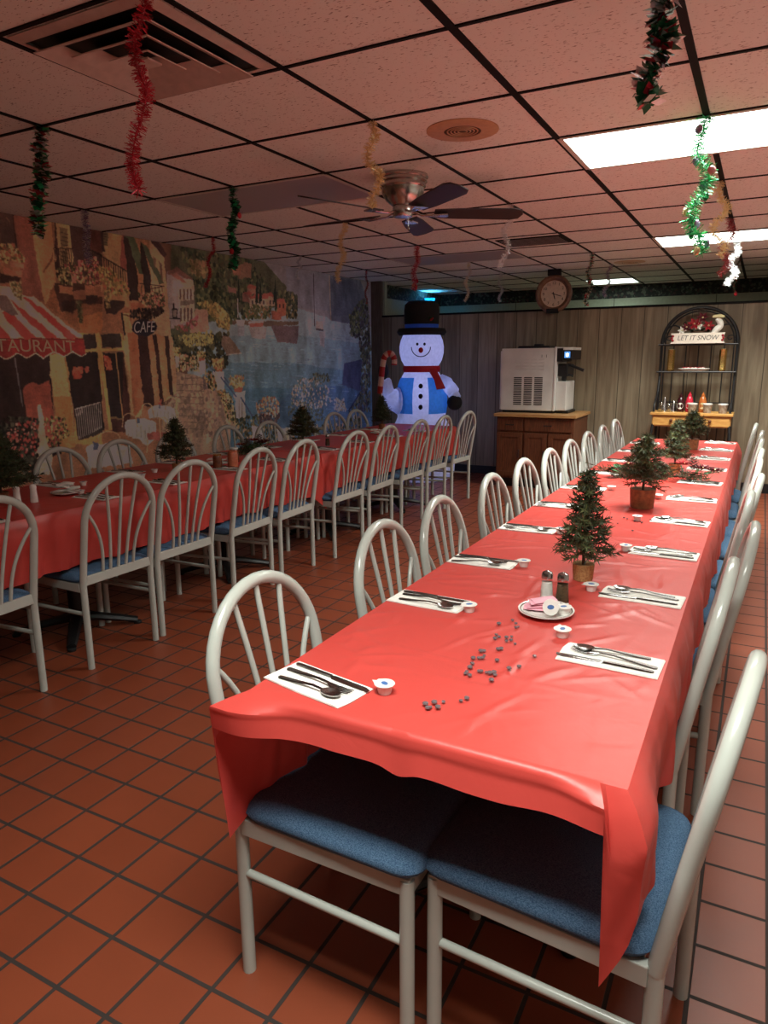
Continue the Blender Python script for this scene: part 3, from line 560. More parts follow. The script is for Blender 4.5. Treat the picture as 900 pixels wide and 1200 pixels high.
def build_mural():
    v = np.zeros((NZ+1, NY+1, 3)); v[:,:,0] = MX
    v[:,:,1] = (CY0+np.arange(NY+1)*(CY1-CY0)/NY)[None,:]; v[:,:,2] = (CZ0+np.arange(NZ+1)*(CZ1-CZ0)/NZ)[:,None]
    idx = np.arange((NZ+1)*(NY+1)).reshape(NZ+1, NY+1)
    f = np.stack([idx[:-1,:-1], idx[:-1,1:], idx[1:,1:], idx[1:,:-1]], -1).reshape(-1, 4)
    me = bpy.data.meshes.new('cafe_mural'); nv = v.reshape(-1, 3)
    b = len(nv); e = MX-.005                                            # the sheet's back and rim
    ring = np.array([[e,CY0,CZ0],[e,CY1,CZ0],[e,CY1,CZ1],[e,CY0,CZ1]])
    cor = [idx[0,0], idx[0,-1], idx[-1,-1], idx[-1,0]]
    faces = f.tolist()+[[b+3,b+2,b+1,b]]+[[b+i, b+(i+1) % 4, int(cor[(i+1) % 4]), int(cor[i])] for i in range(4)]
    me.from_pydata(np.vstack([nv, ring]).tolist(), [], faces)
    at = me.color_attributes.new('paint', 'FLOAT_COLOR', 'CORNER')
    c = np.clip(IMG/255, 0, 1); c = np.where(c <= .04045, c/12.92, ((c+.055)/1.055)**2.4); g = c.mean(-1, keepdims=True); c = (g+(c-g)*.74)**1.04*MURGAIN
    col = np.ones((len(me.loops), 4), np.float32); col[:len(f)*4, :3] = np.clip(np.repeat(c.reshape(-1, 3), 4, 0), 0, .9)
    at.data.foreach_set('color', col.ravel())
    M = bpy.data.materials.new('mural_paint'); M.use_nodes = True; nt = M.node_tree; B = nt.nodes['Principled BSDF']
    a = nd(nt, 'ShaderNodeVertexColor', layer_name='paint'); hs = nd(nt, 'ShaderNodeTexNoise'); hs.inputs['Scale'].default_value = 60
    bp = nd(nt, 'ShaderNodeBump'); bp.inputs['Strength'].default_value = .02; nt.links.new(hs.outputs[0], bp.inputs['Height']); nt.links.new(bp.outputs[0], B.inputs['Normal'])
    nt.links.new(a.outputs[0], B.inputs['Base Color']); B.inputs['Roughness'].default_value = .75; B.inputs['Specular IOR Level'].default_value = .2
    me.materials.append(M); o = bpy.data.objects.new('cafe_mural', me); COL.objects.link(o)
    return tag(o, 'painted wall mural of a lakeside cafe street with striped awning', 'mural')
MURGAIN = 3.7
mural = build_mural()
# lettering painted on the mural
def wall_text(name, s, p0, p1, h, col, shear=0):
    (y0, z0), (y1, z1) = wall_pt(*p0), wall_pt(*p1)
    d = Vector((0, y1-y0, z1-z0)); L = d.length; d.normalize()
    M = Matrix(((0,0,1,MX+.0012),(d.y,0,0,(y0+y1)/2),(d.z,1,0,(z0+z1)/2),(0,0,0,1)))
    o = text_obj(name, s, h, mat(name+'_paint', col, .7), mural, M, .0004, shear)
    ys = [v.co.y for v in o.data.vertices]; k = (y1-y0)/(max(ys)-min(ys)); c = (y0+y1)/2
    for v in o.data.vertices:
        t = (v.co.y-(max(ys)+min(ys))/2); v.co.y = c+t*k; v.co.z += d.z/d.y*t*(k-1)
    return o
wall_text('awning_lettering', 'RESTAURANT', (-40,404.5), (88,407), .118, lin((236,214,176)))
wall_text('sign_lettering', 'CAFE', (157,384.5), (182,383.5), .125, lin((240,238,232)), .25)

# ------------------------------------------------------------------ tables and their cloths
TZ = .742                                               # table top height; the cloth lies on it
def dining_table(cx, cy, lx, ly, rz, label, grp):
    t = thing('dining_table', label, 'table', (cx, cy, 0), rz, grp)
    MB().prism(rrect(lx, ly, .03), TZ-.03, TZ, 0).build('tabletop', K['table'], t, 30, .004)
    MB().lathe([(.045,.05),(.038,.09),(.038,.66),(.05,.68),(.05,.705)], 20).build('column', K['black'], t)
    MB().box((-.14,-.14,.70), (.14,.14,TZ-.03)).build('top_plate', K['black'], t, 0)
    for k in range(4):
        a = PI/4+k*PI/2; L = .30; c, s = math.cos(a), math.sin(a)
        pts = [(.0,0,.075),(c*.1,s*.1,.065),(c*.22,s*.22,.04),(c*L,s*L,.022)]
        f = MB().tube(pts, [.035,.033,.028,.024], 8, flat=.7); f.build('foot', K['black'], t)
        MB().lathe([(.02,0),(.022,.012),(.016,.016)], 12, 0, (c*L,s*L,0)).build('glide', K['rubber'], t)
    return t
T1X0, T1X1, T1Y0, T1Y1 = -.865, -.125, 1.035, 6.12
for i in range(4):
    L = (T1Y1-T1Y0-.02)/4
    dining_table((T1X0+T1X1)/2, T1Y0+.01+L*(i+.5), T1X1-T1X0-.012, L-.004, 0, ORD[i]+' table from the near end under the long right-hand red cloth', 'tables under the right-hand cloth')
A0, A1, AX0, AX1 = .55, 4.175, -3.48, -2.735
for i in range(3):
    L = (A1-A0-.02)/3
    dining_table((AX0+AX1)/2, A0+.01+L*(i+.5), AX1-AX0-.012, L-.004, 0, ORD[i]+' table from the near end under the nearer left-hand red cloth', 'tables under the nearer left-hand cloth')
BC, BL, BW, BR = (-3.055, 5.36), 2.32, .74, .035
for i in range(2):
    L = (BL-.02)/2; o = (i-.5)*L
    dining_table(BC[0]+math.sin(BR)*o, BC[1]+math.cos(BR)*o, BW-.012, L-.004, -BR, ['nearer', 'further'][i]+' table under the far left-hand red cloth beside the snowman', 'tables under the far left-hand cloth')
def make_creases(rr, n, lx, ly, longw):
    out = []
    for k in range(n):
        x, y = rr.uniform(-lx/2, lx/2), rr.uniform(-ly/2, ly/2); a = rr.gauss(PI*.38, .8); L = rr.uniform(.08, .34)
        out.append((x, y, math.cos(a), math.sin(a), L, rr.uniform(.005, .013), rr.uniform(.001, .0044)))
    for x in longw: out.append((x, 0, 0, 1, ly, .005, .0022))
    for j in range(int(ly/.62)): out.append((0, -ly/2+.31+.62*j, 1, 0, lx, .005, .0016))
    return out
class Cloth:
    """sheet over a table: creased top grid, welded skirt with its own hem depth and folds"""
    def __init__(s, cx, cy, lx, ly, rz, seed, ncr, drop, corner, flats=()):
        s.c = (cx, cy); s.l = (lx, ly); s.rz = rz; s.drop = drop; s.corner = corner
        s.cr = make_creases(random.Random(seed), ncr, lx, ly, (-.30, 0, .28)); s.fl = list(flats); s.step = False; s.res = .0125; s.rr = random.Random(seed+1)
    def local(s, x, y):
        dx, dy = x-s.c[0], y-s.c[1]; c, n = math.cos(-s.rz), math.sin(-s.rz); return dx*c-dy*n, dx*n+dy*c
    def z(s, X, Y, flat=True):
        X = np.asarray(X, float); Y = np.asarray(Y, float); h = np.zeros(X.shape)
        for (x, y, ux, uy, L, wd, a) in s.cr:
            u = (X-x)*ux+(Y-y)*uy; v = -(X-x)*uy+(Y-y)*ux+.02*np.sin(u*9+x*40)
            h += a*np.exp(-(v/wd)**2)*np.clip(1.2-np.abs(u)/(L/2), 0, 1)
        h = .008*np.tanh(h/.008)
        for (fx, fy, rx, ry) in s.fl: h *= 1-.85*np.exp(-(((X-fx)/rx)**4+((Y-fy)/ry)**4))
        ed = np.minimum(np.minimum(s.l[0]/2-np.abs(X), s.l[1]/2-np.abs(Y)), .03)/.03
        return TZ+.0015+h*np.clip(ed, 0, 1)
    def top(s, x, y):
        lx, ly = s.local(x, y); return float(s.z(np.array([lx]), np.array([ly]))[0])
    def build(s, label, group=None):
        lx, ly = s.l; nx, ny = int(lx/s.res), int(ly/s.res)
        X = np.linspace(-lx/2, lx/2, nx+1); Y = np.linspace(-ly/2, ly/2, ny+1); XX, YY = np.meshgrid(X, Y); ZZ = s.z(XX, YY)
        v = np.stack([XX, YY, ZZ], -1).reshape(-1, 3).tolist(); I = np.arange((nx+1)*(ny+1)).reshape(ny+1, nx+1)
        f = np.stack([I[:-1,:-1], I[:-1,1:], I[1:,1:], I[1:,:-1]], -1).reshape(-1, 4).tolist()
        loop = list(I[0,:-1])+list(I[:-1,-1])+list(I[-1,:0:-1])+list(I[:0:-1,0]); n = len(loop)
        ph = [s.rr.uniform(0, 6) for _ in range(6)]; per = 0; rings = []
        data = []
        for q in loop:
            x, y = v[q][0], v[q][1]
            ds = [('front', y+ly/2), ('right', lx/2-x), ('back', ly/2-y), ('left', x+lx/2)]
            side = min(ds, key=lambda d: d[1])[0]
            nrm = {'front': (0,-1), 'right': (1,0), 'back': (0,1), 'left': (-1,0)}[side]
            t = x if side in ('front', 'back') else y
            d = s.drop[side](t); fl = .006 if side == 'front' else .02; ex = ey = 0
            for cn, (sx, sy) in (('fl', (-1,-1)), ('fr', (1,-1)), ('br', (1,1)), ('bl', (-1,1))):
                dist = math.hypot(x-sx*lx/2, y-sy*ly/2); peak, sp1, sp2, flare = s.corner[cn]; spread = sp1 if side in ('front', 'back') else sp2
                g_ = math.exp(-(dist/spread)**2) if side in ('left', 'right') or sp1 > .04 else 0; d = d*(1-g_)+peak*g_; g_ = math.exp(-(dist/.07)**2); fl = fl*(1-g_)+flare*g_
                b = math.exp(-(dist/.05)**2); nrm = (nrm[0]*(1-b)+sx*.72*b, nrm[1]*(1-b)+sy*.72*b)
            if s.step and side == 'front':
                dist = lx/2-x
                if dist < .037: d = .365-(.037-dist)/.037*.155
            l = math.hypot(*nrm); data.append((x, y, nrm[0]/l, nrm[1]/l, d, fl, t, side == 'front'))
        NS = 14; prev = loop
        for k in range(1, NS+1):
            u = k/NS; cur = []
            for (x, y, a, b, d, fl, t, fr) in data:
                r = .003*min(u*14, 1); fold = (.010*math.sin(t*17+ph[0])+.006*math.sin(t*41+ph[1])+.004*math.sin(t*73+ph[2]))*u
                fold *= min(1, d/.2)**2
                o = r+fl*min(1, u/.3)**.8*(1-.35*max(0, u-.3))+fold+.003+(.013*max(0, (u-.45))/.55 if fr and d < .1 else 0); cr = .0025*math.sin(t*120+ph[3]+u*9)*u*(0 if fr and d < .1 else 1)
                cur.append(len(v)); v.append([x+a*(o+cr), y+b*(o+cr), TZ+.0015-.002*min(u*14, 1)-d*u+(.002 if fr else .006)*math.sin(t*23+ph[4])*u])
            for i in range(n): f.append([prev[i], cur[i], cur[(i+1) % n], prev[(i+1) % n]])
            prev = cur
        me = bpy.data.meshes.new('tablecloth'); me.from_pydata(v, [], f); me.materials.append(K['cloth'])
        me.polygons.foreach_set('use_smooth', [True]*len(me.polygons)); me.set_sharp_from_angle(angle=math.radians(42)); o = bpy.data.objects.new('tablecloth', me); COL.objects.link(o)
        o.location = (*s.c, 0); o.rotation_euler = (0, 0, s.rz); return tag(o, label, 'tablecloth', group)
LS = [1.122,1.686,2.117,2.627,3.118,3.604,4.146,4.689,5.21,5.742]
RS = [1.513,1.982,2.478,3.004,3.518,4.02,4.534,5.019,5.506,5.98]
LXS, RXS = -.755, -.24
c1x, c1y = (T1X0+T1X1)/2, (T1Y0+T1Y1)/2
fl1 = [(LXS-c1x, y-c1y, .15, .08) for y in LS]+[(RXS-c1x, y-c1y, .15, .08) for y in RS]
cl1 = Cloth(c1x, c1y, T1X1-T1X0, T1Y1-T1Y0, 0, 21, 330,
    {'front': lambda t: .064+.003*math.sin(t*14)+.014*math.exp(-((t+.02)/.03)**2), 'right': lambda t: .20+.02*math.sin(t*3+1), 'left': lambda t: .272, 'back': lambda t: .2},
    {'fl': (.33,.03,.12,.075), 'fr': (.21,.03,.08,.05), 'br': (.3,.1,.1,.05), 'bl': (.3,.1,.1,.05)}, fl1)
cl1.step = True; cl1.res = .0085
cl1.build('long glossy red plastic cloth over the right-hand row of tables, nearest the viewer')
NSET = [1.77,2.346,2.82,3.343,3.80]; FSET = [2.49,2.993,3.40,3.882]
c2x, c2y = (AX0+AX1)/2, (A0+A1)/2
cl2 = Cloth(c2x, c2y, AX1-AX0, A1-A0, 0, 33, 60,
    {'front': lambda t: .25, 'right': lambda t: .268+.006*math.sin(t*5), 'left': lambda t: .268, 'back': lambda t: .25},
    {'fl': (.3,.1,.1,.05), 'fr': (.3,.1,.1,.05), 'br': (.40,.06,.09,.045), 'bl': (.3,.1,.1,.05)}, [(-2.855-c2x, y-c2y, .15, .08) for y in NSET]+[(-3.355-c2x, y-c2y, .15, .08) for y in FSET])
cl2.build('red plastic cloth on the nearer left-hand tables, along the mural')
cl3 = Cloth(BC[0], BC[1], BW, BL, -BR, 45, 40,
    {'front': lambda t: .2, 'right': lambda t: .262, 'left': lambda t: .262, 'back': lambda t: .2},
    {'fl': (.3,.1,.1,.05), 'fr': (.3,.1,.1,.05), 'br': (.3,.1,.1,.05), 'bl': (.3,.1,.1,.05)})
cl3.build('red plastic cloth on the far left-hand tables, in front of the snowman')
def on(cl, x, y): return cl.top(x, y)+.001

# ------------------------------------------------------------------ hoop-back chairs
def make_chair():
    t = thing('hoop_back_chair', '', 'chair')
    W, ZB, ZA, TR = .195, .43, .70, .0155
    def py(z): return 0 if z < ZB-.03 else -.085*((z-ZB+.03)/(.91-ZB))**1.05
    hoop = []
    zs = [ZB-.03, ZB, ZB+.04, .5, .56, .62, .66]
    for z in zs: hoop.append((-W, py(z), z))
    for i in range(21):
        a = PI-PI*i/20; z = ZA+(.905-TR-ZA)*math.sin(a); hoop.append((W*math.cos(a), py(z), z))
    for z in reversed(zs): hoop.append((W, py(z), z))
    MB().tube(hoop, TR, 12, flat=1.05, side=(1,0,0)).build('back_hoop', K['enamel'], t, 60)
    def hz(x): return ZA+(.905-TR-ZA)*math.sqrt(max(0, 1-(x/W)**2))
    for xb, xt, zt in ((-.088,-.188,None),(-.045,-.088,0),(0,0,0),(.045,.088,0),(.088,.188,None)):
        zt = hz(xt) if zt == 0 else ZA+.05
        zz = [.436+(zt-.436)*i/12 for i in range(13)]; pts = []
        for i, z in enumerate(zz):
            u = i/12; e = u**2.6 if abs(xt) > .1 else u**1.7
            pts.append((xb+(xt-xb)*e, py(z), z))
        MB().tube(pts, .0075, 8, side=(1,0,0)).build('spindle', K['enamel'], t, 60)
    MB().prism([(-W,.402),(W,.402),(W,.446),(-W,.446)], -.014, .0, 0, 'xz').build('back_rail', K['enamel'], t, 0, .003)
    for s in (-1, 1):
        MB().tube([(s*W,0,0),(s*W,0,.2),(s*W,0,ZB-.02)], .0155, 12, side=(1,0,0)).build('leg', K['enamel'], t, 60)
        MB().tube([(s*(W+.004),.414,0),(s*(W+.004),.414,.2),(s*(W+.004),.414,.405)], .0155, 12, side=(1,0,0)).build('leg', K['enamel'], t, 60)
        MB().tube([(s*W,.005,.265),(s*(W+.003),.41,.255)], .0095, 10).build('stretcher', K['enamel'], t, 60)
    f = MB()
    for s in (-1, 1): f.box((s*(W+.004)-.011,.01,.372), (s*(W+.004)+.011,.424,.412))
    f.box((-W,.404,.372), (W,.426,.412)); f.box((-W,.02,.400), (W,.41,.412))
    f.build('seat_frame', K['enamel'], t, 0, .002)
    rings = []
    for ins, z in ((.012,.4125),(.0,.418),(-.006,.43),(.0,.443),(.014,.452),(.04,.458),(.09,.462),(.15,.463)):
        rings.append([(x*(1-.04*(.21-y)/.4), y, z) for x, y in rrect(.43-2*ins, .434-2*ins, max(.012, .05-ins*.25), 5, 0, .2265)])
    MB().loft(rings).build('seat', K['denim'], t, 60, label='blue woven fabric seat cushion')
    return t
chair0 = make_chair(); first = [True]
def put_chair(x, y, rz, label, group):
    if first[0]:
        first[0] = False; chair0.location = (x, y, 0); chair0.rotation_euler = (0, 0, rz); chair0['label'] = label; chair0['group'] = group; return chair0
    return dup(chair0, (x, y, 0), rz, label, group)
rj = random.Random(5)
for i, y in enumerate([1.27,1.90,2.35,2.93,3.45,3.90,4.38,4.92,5.43,5.99]):
    put_chair(-.938+(0 if i == 0 else rj.uniform(-.008,.008)), y, -PI/2+(0 if i == 0 else rj.uniform(-.03,.03)), 'hoop-back chair %s from the near end, left side of the right-hand table' % ORD[i], 'chairs on the left of the right-hand table')
for i, (y, dx) in enumerate(zip([1.27,1.90,2.37,2.95,3.40,3.94,4.36,4.92,5.45,6.02], [.012,-.045,.0,-.02,.012,.005,.012,.01,.012,-.03])):
    put_chair(-.062+dx, y, PI/2+(-.08 if i == 0 else rj.uniform(-.02,.02)), 'hoop-back chair %s from the near end, right side of the right-hand table' % ORD[i], 'chairs on the right of the right-hand table')
for i, y in enumerate([1.61,2.25,2.70,3.26,3.73,4.35,4.83,5.38,5.87,6.44]):
    put_chair(-2.655+(.02 if i < 5 else .05+.012*(i-5)), y, PI/2+rj.uniform(-.05,.05)-(.03 if i > 5 else 0), 'hoop-back chair %s from the left, aisle side of the left-hand table' % ORD[i], 'chairs on the aisle side of the left-hand table')
for i, y in enumerate([2.78,3.23,3.72,4.30,4.76,5.25,5.80,6.22]):
    put_chair(-3.585-(.0 if i < 4 else -.05), y, -PI/2+rj.uniform(-.06,.06), 'hoop-back chair %s from the left, mural side of the left-hand table' % ORD[i], 'chairs on the mural side of the left-hand table')

# ------------------------------------------------------------------ place settings
nb = MB(); ring = []
nap = MB()
n1 = [(-.052,-.108),(.052,-.108),(.054,.0),(.05,.106),(.02,.11),(-.054,.107),(-.052,0)]
nap.prism(n1, 0, .0016); nap.prism([(x*.97+.001, y*.97-.001) for x, y in n1], .0016, .0034)
def flatprof(pts, z, th):                # pts: (y, halfwidth, x offset, z lift) stations of a flat utensil
    rings = []
    for y, hw, xo, zl in pts: rings.append([(xo-hw,y,z+zl),(xo,y,z+zl-th*.2),(xo+hw,y,z+zl),(xo+hw*.8,y,z+zl+th),(xo-hw*.8,y,z+zl+th)])
    return rings
def make_knife():
    t = thing('table_knife', '', 'knife')
    MB().loft(flatprof([(-.105,.003,0,0),(-.1,.0058,0,0),(-.05,.005,0,.001),(.0,.0042,0,.001)], 0, .0032)).build('handle', K['steel'], t, 50)
    MB().loft(flatprof([(0,.0042,0,.001),(.006,.0075,0,.0005),(.05,.0085,0,0),(.09,.008,0,0),(.103,.004,.002,0)], 0, .0016)).build('blade', K['steel'], t, 50)
    return t
def make_fork():
    t = thing('table_fork', '', 'fork')
    MB().loft(flatprof([(-.095,.004,0,0),(-.09,.0068,0,0),(-.05,.005,0,.003),(0,.0032,0,.007),(.03,.0035,0,.006)], 0, .0022)).build('handle', K['steel'], t, 50)
    h = MB(); h.loft(flatprof([(.03,.0035,0,.006),(.042,.010,0,.003),(.055,.0115,0,.002)], 0, .0018))
    for k in range(4):
        x = -.0093+.0062*k; h.loft(flatprof([(.055,.002,x,.002),(.075,.0017,x,.0025),(.094,.0009,x*.95,.006)], 0, .0014))
    h.build('fork_head', K['steel'], t, 50); return t
def make_spoon():
    t = thing('table_spoon', '', 'spoon')
    MB().loft(flatprof([(-.085,.004,0,0),(-.08,.0066,0,0),(-.04,.005,0,.003),(.01,.003,0,.008),(.035,.003,0,.006)], 0, .0022)).build('handle', K['steel'], t, 50)
    b = MB(); rings = []
    for r, z in ((.3,.0),(.7,.002),(.95,.0055),(1,.008),(.92,.0075),(.65,.0042),(.25,.0024)): rings.append([(.0155*r*math.cos(2*PI*i/16), .058+.024*r*math.sin(2*PI*i/16), z) for i in range(16)])
    b.loft(rings).build('spoon_bowl', K['steel'], t, 60); return t
proto = {'knife': make_knife(), 'fork': make_fork(), 'spoon': make_spoon()}; used = set(); napkin0 = [None]
def put(kind, loc, rz, label, group):
    p = proto[kind]
    if kind in used: return dup(p, loc, rz, label, group)
    used.add(kind); p.location = loc; p.rotation_euler = (0,0,rz); p['label'] = label; p['group'] = group; return p
def setting(cl, x, y, rz, which, side, grp, skip=()):
    rz += rj.uniform(-.06,.06); z = on(cl, x, y); c, s = math.cos(rz), math.sin(rz)
    if napkin0[0] is None: o = napkin0[0] = nap.build('paper_napkin', K['napkin'], None, 0)
    else: o = napkin0[0].copy(); COL.objects.link(o)
    o.location = (x, y, z); o.rotation_euler = (0, 0, rz)
    tag(o, 'white paper napkin under cutlery, %s, %s' % (which, side), 'napkin', 'napkins '+grp)
    for kind, lx, ly, a in (('knife', -.034+rj.uniform(-.004,.004), .008, rj.uniform(-.05,.05)), ('fork', .002+rj.uniform(-.006,.006), rj.uniform(-.012,.006), rj.uniform(-.1,.12)), ('spoon', .03+rj.uniform(-.005,.004), rj.uniform(-.015,.01), rj.uniform(-.04,.16))):
        put(kind, (x+lx*c-ly*s, y+lx*s+ly*c, z+.0042), rz+a, 'steel %s on the white napkin, %s, %s' % (kind, which, side), kind+'s '+grp)
for i, y in enumerate(LS): setting(cl1, LXS, y, -PI/2-.16 if i == 0 else -PI/2-.02, ORD[i]+' from the near end', 'left side of right-hand table', 'along the left of the right-hand table')
for i, y in enumerate(RS): setting(cl1, RXS, y, PI/2-.1 if i == 0 else PI/2-.03, ORD[i]+' from the near end', 'right side of right-hand table', 'along the right of the right-hand table')
for i, y in enumerate(NSET): setting(cl2, -2.855, y, PI/2, ORD[i]+' from the left', 'aisle side of nearer left-hand cloth', 'on the aisle side of the nearer left cloth')
for i, y in enumerate(FSET): setting(cl2, -3.355, y, -PI/2, ORD[i]+' from the left', 'mural side of nearer left-hand cloth', 'on the mural side of the nearer left cloth')
for i, y in enumerate([4.42,4.93,5.42,5.9]): setting(cl3, -2.815+.0*i+(y-5.36)*.035, y, PI/2-BR, ORD[i]+' from the left', 'aisle side of far left-hand cloth', 'on the aisle side of the far left cloth')
for i, y in enumerate([4.36,4.86,5.3,5.85]): setting(cl3, -3.29+(y-5.36)*.035, y, -PI/2-BR, ORD[i]+' from the left', 'mural side of far left-hand cloth', 'on the mural side of the far left cloth')

# creamer cups
def make_cup():
    t = thing('creamer_cup', '', 'creamer cup')
    MB().lathe([(.0001,0),(.013,0),(.0175,.019),(.0185,.0195),(.0001,.0195)], 18).build('cup', K['white'], t)
    l = MB(); pts = [(.021*math.cos(2*PI*i/20)*(1.12 if i in (0,) else 1), .021*math.sin(2*PI*i/20)) for i in range(20)]; pts[2] = (.027,.013)
    l.prism(pts, .0196, .0206); l.build('foil_lid', K['white'], t, 0)
    MB().prism([(.009*math.cos(2*PI*i/14), .006*math.sin(2*PI*i/14)) for i in range(14)], .0206, .0210).build('lid_print', K['blueprint'], t, 0, label='faded blue print on the lid')
    return t
cup0 = make_cup(); cups = []
for (x, y, n_, sd) in [(-.612,1.150,'first napkin from the near end','left'),(-.628,1.66,'second napkin from the near end','left'),(-.621,2.127,'third napkin from the near end','left'),(-.624,2.61,'fourth napkin from the near end','left'),(-.617,3.612,'sixth napkin from the near end','left'),(-.62,4.66,'eighth napkin from the near end','left'),
        (-.367,1.60,'first napkin from the near end','right'),(-.378,1.978,'second napkin from the near end','right'),(-.362,2.465,'third napkin from the near end','right'),(-.398,2.963,'fourth napkin from the near end','right'),(-.38,3.477,'fifth napkin from the near end','right'),(-.37,4.9,'eighth napkin from the near end','right')]:
    cups.append((cl1, x, y, 'white creamer cup by %s, %s side of right-hand table' % (n_, sd)))
for (x, y, n_) in [(-3.19,2.55,'first napkin from the left, mural side'),(-2.99,2.37,'first napkin from the left, aisle side'),(-3.17,3.045,'second napkin from the left, mural side'),(-3.1,2.88,'third napkin from the left, aisle side'),(-3.08,3.62,'fourth napkin from the left, aisle side')]:
    cups.append((cl2, x, y, 'white creamer cup by %s of left-hand table' % n_))
for i, (cl, x, y, l) in enumerate(cups):
    a = rj.uniform(0, 6); lo = (x, y, on(cl, x, y))
    if i == 0: cup0.location = lo; cup0.rotation_euler = (0,0,2.6); cup0['label'] = l; cup0['group'] = 'creamer cups'
    else: dup(cup0, lo, a, l, 'creamer cups')
# shakers
def shaker(loc, fill, label, glassy=True):
    t = thing('shaker', label, 'shaker', loc)
    MB().lathe([(.0001,0),(.0175,0),(.0185,.004),(.0165,.03),(.0145,.06),(.0145,.066),(.0001,.066)], 12).build('body', K['thinglass'] if glassy else K['china'], t, 30)
    if glassy: MB().lathe([(.0001,.003),(.0160,.004),(.0150,.03),(.0134,.056),(.0001,.057)], 12).build('contents', fill, t, 30)
    MB().lathe([(.0155,.0662),(.0158,.076),(.013,.083),(.006,.087),(.0001,.088)], 16).build('cap', K['steel'] if glassy else K['china'], t, 30)
shaker((-.468,1.83,on(cl1,-.468,1.83)), K['salt'], 'glass salt shaker with steel cap, beside the pepper on the right-hand table')
shaker((-.426,1.835,on(cl1,-.426,1.835)), K['pepper'], 'glass pepper shaker with steel cap, beside the salt on the right-hand table')
shaker((-3.045,2.06,on(cl2,-3.045,2.06)), K['salt'], 'white shaker on the left-hand table, left one of the pair', False)
shaker((-3.02,2.13,on(cl2,-3.02,2.13)), K['salt'], 'white shaker on the left-hand table, right one of the pair', False)
shaker((-2.93,4.60,on(cl3,-2.93,4.60)), K['pepper'], 'glass shaker beside the small tree on the far left-hand cloth')
# saucers with packets
def saucer(loc, r, label):
    t = thing('saucer', label, 'plate', loc)
    MB().lathe([(.0001,0),(r*.55,0),(r*.6,.002),(r,.012),(r,.0145),(r*.62,.0055),(.0001,.0045)], 40).build('plate', K['china'], t)
    MB().lathe([(r*.90,.0125),(r*.93,.0135),(r*.93,.0140),(r*.90,.0130)], 40, cap=False).build('rim_band', K['twig'], t, label='thin brown band round the rim')
def packet(loc, rz, tilt, mt, nm, label, grp, lx=.062, ly=.036):
    m_ = MB(); rings = []
    for k in range(9):
        u = -1+k/4; b = (1-u*u)*.0042+.0006; rings.append([(u*lx/2, -ly/2, -.0003),(u*lx/2, -ly/4, -b),(u*lx/2, ly/4, -b),(u*lx/2, ly/2, -.0003),(u*lx/2, ly/4, b),(u*lx/2, -ly/4, b)])
    o = m_.loft(rings).build(nm, mt, None, 40, loc=loc, rot=(tilt, rj.uniform(-.1,.1), rz)); tag(o, label, 'packet', grp)
PX, PY_ = -.443, 1.735; pz = on(cl1, PX, PY_)
saucer((PX, PY_, pz), .072, 'small white saucer of packets and creamers beside the salt and pepper shakers')
for k in range(4): packet((PX-.028+.006*k, PY_+.004*k, pz+.013+.007*k), .25+.13*k, .05, K['pinkpaper'], 'sweetener_packet', 'pink paper sweetener packet lying on the saucer on right-hand table', 'pink packets on the right-hand saucer')
def sidecup(loc, rx, rz, label, grp):
    o = dup(cup0, loc, rz, label, grp); o.rotation_euler = (rx, 0, rz); return o
sidecup((PX+.012, PY_-.022, pz+.028), 1.25, .5, 'creamer cup tipped on its side on the right-hand saucer, lid facing forward', 'creamers on the saucer')
sidecup((PX+.045, PY_+.0, pz+.0075), 0, .9, 'creamer cup standing at the right of the right-hand saucer', 'creamers on the saucer')
for (x, y, cl, wh, q) in ((-3.06,2.34,cl2,'near the white shakers',9),(-3.05,3.46,cl2,'beside the condiment jars',7),(-3.0,5.55,cl3,'on the far left-hand cloth',5)):
    z = on(cl, x, y); saucer((x,y,z), .075, 'white saucer heaped with white packets '+wh)
    for k in range(q):
        a = k*2.4; rr_ = .036 if k < 5 else .012; packet((x+rr_*math.cos(a), y+rr_*math.sin(a), z+.013+.0055*k), a, rj.uniform(-.4,.4), K['napkin'], 'sugar_packet', 'white sugar packet heaped on the saucer '+wh, 'sugar packets '+wh)
# condiment jars on the left table
def jar(loc, r, h, mt, lidm, label):
    t = thing('condiment_jar', label, 'jar', loc)
    MB().lathe([(.0001,0),(r,0),(r,h*.8),(r*.85,h*.9),(.0001,h*.9)], 18).build('body', mt, t); MB().lathe([(r*.88,h*.9),(r*.88,h),(.0001,h)], 18).build('lid', lidm, t)
K['jam'] = mat('brown_jam_jar', lin((120,70,44)), .2, col2=lin((90,50,36)), scale=40); K['tin'] = mat('tan_tin', lin((196,120,84)), .4, col2=lin((180,92,66)), scale=50)
jar((-2.955,3.36,on(cl2,-2.955,3.36)), .028, .085, K['jam'], K['gold'], 'brown glass jar beside the tan tin on the left-hand table')
jar((-3.02,3.60,on(cl2,-3.02,3.60)), .03, .095, K['jam'], K['white'], 'second brown jar behind the saucer on the left-hand table')
jar((-2.90,3.44,on(cl2,-2.90,3.44)), .032, .10, K['tin'], K['tin'], 'round tan and red tin beside the brown jar on the left-hand table')
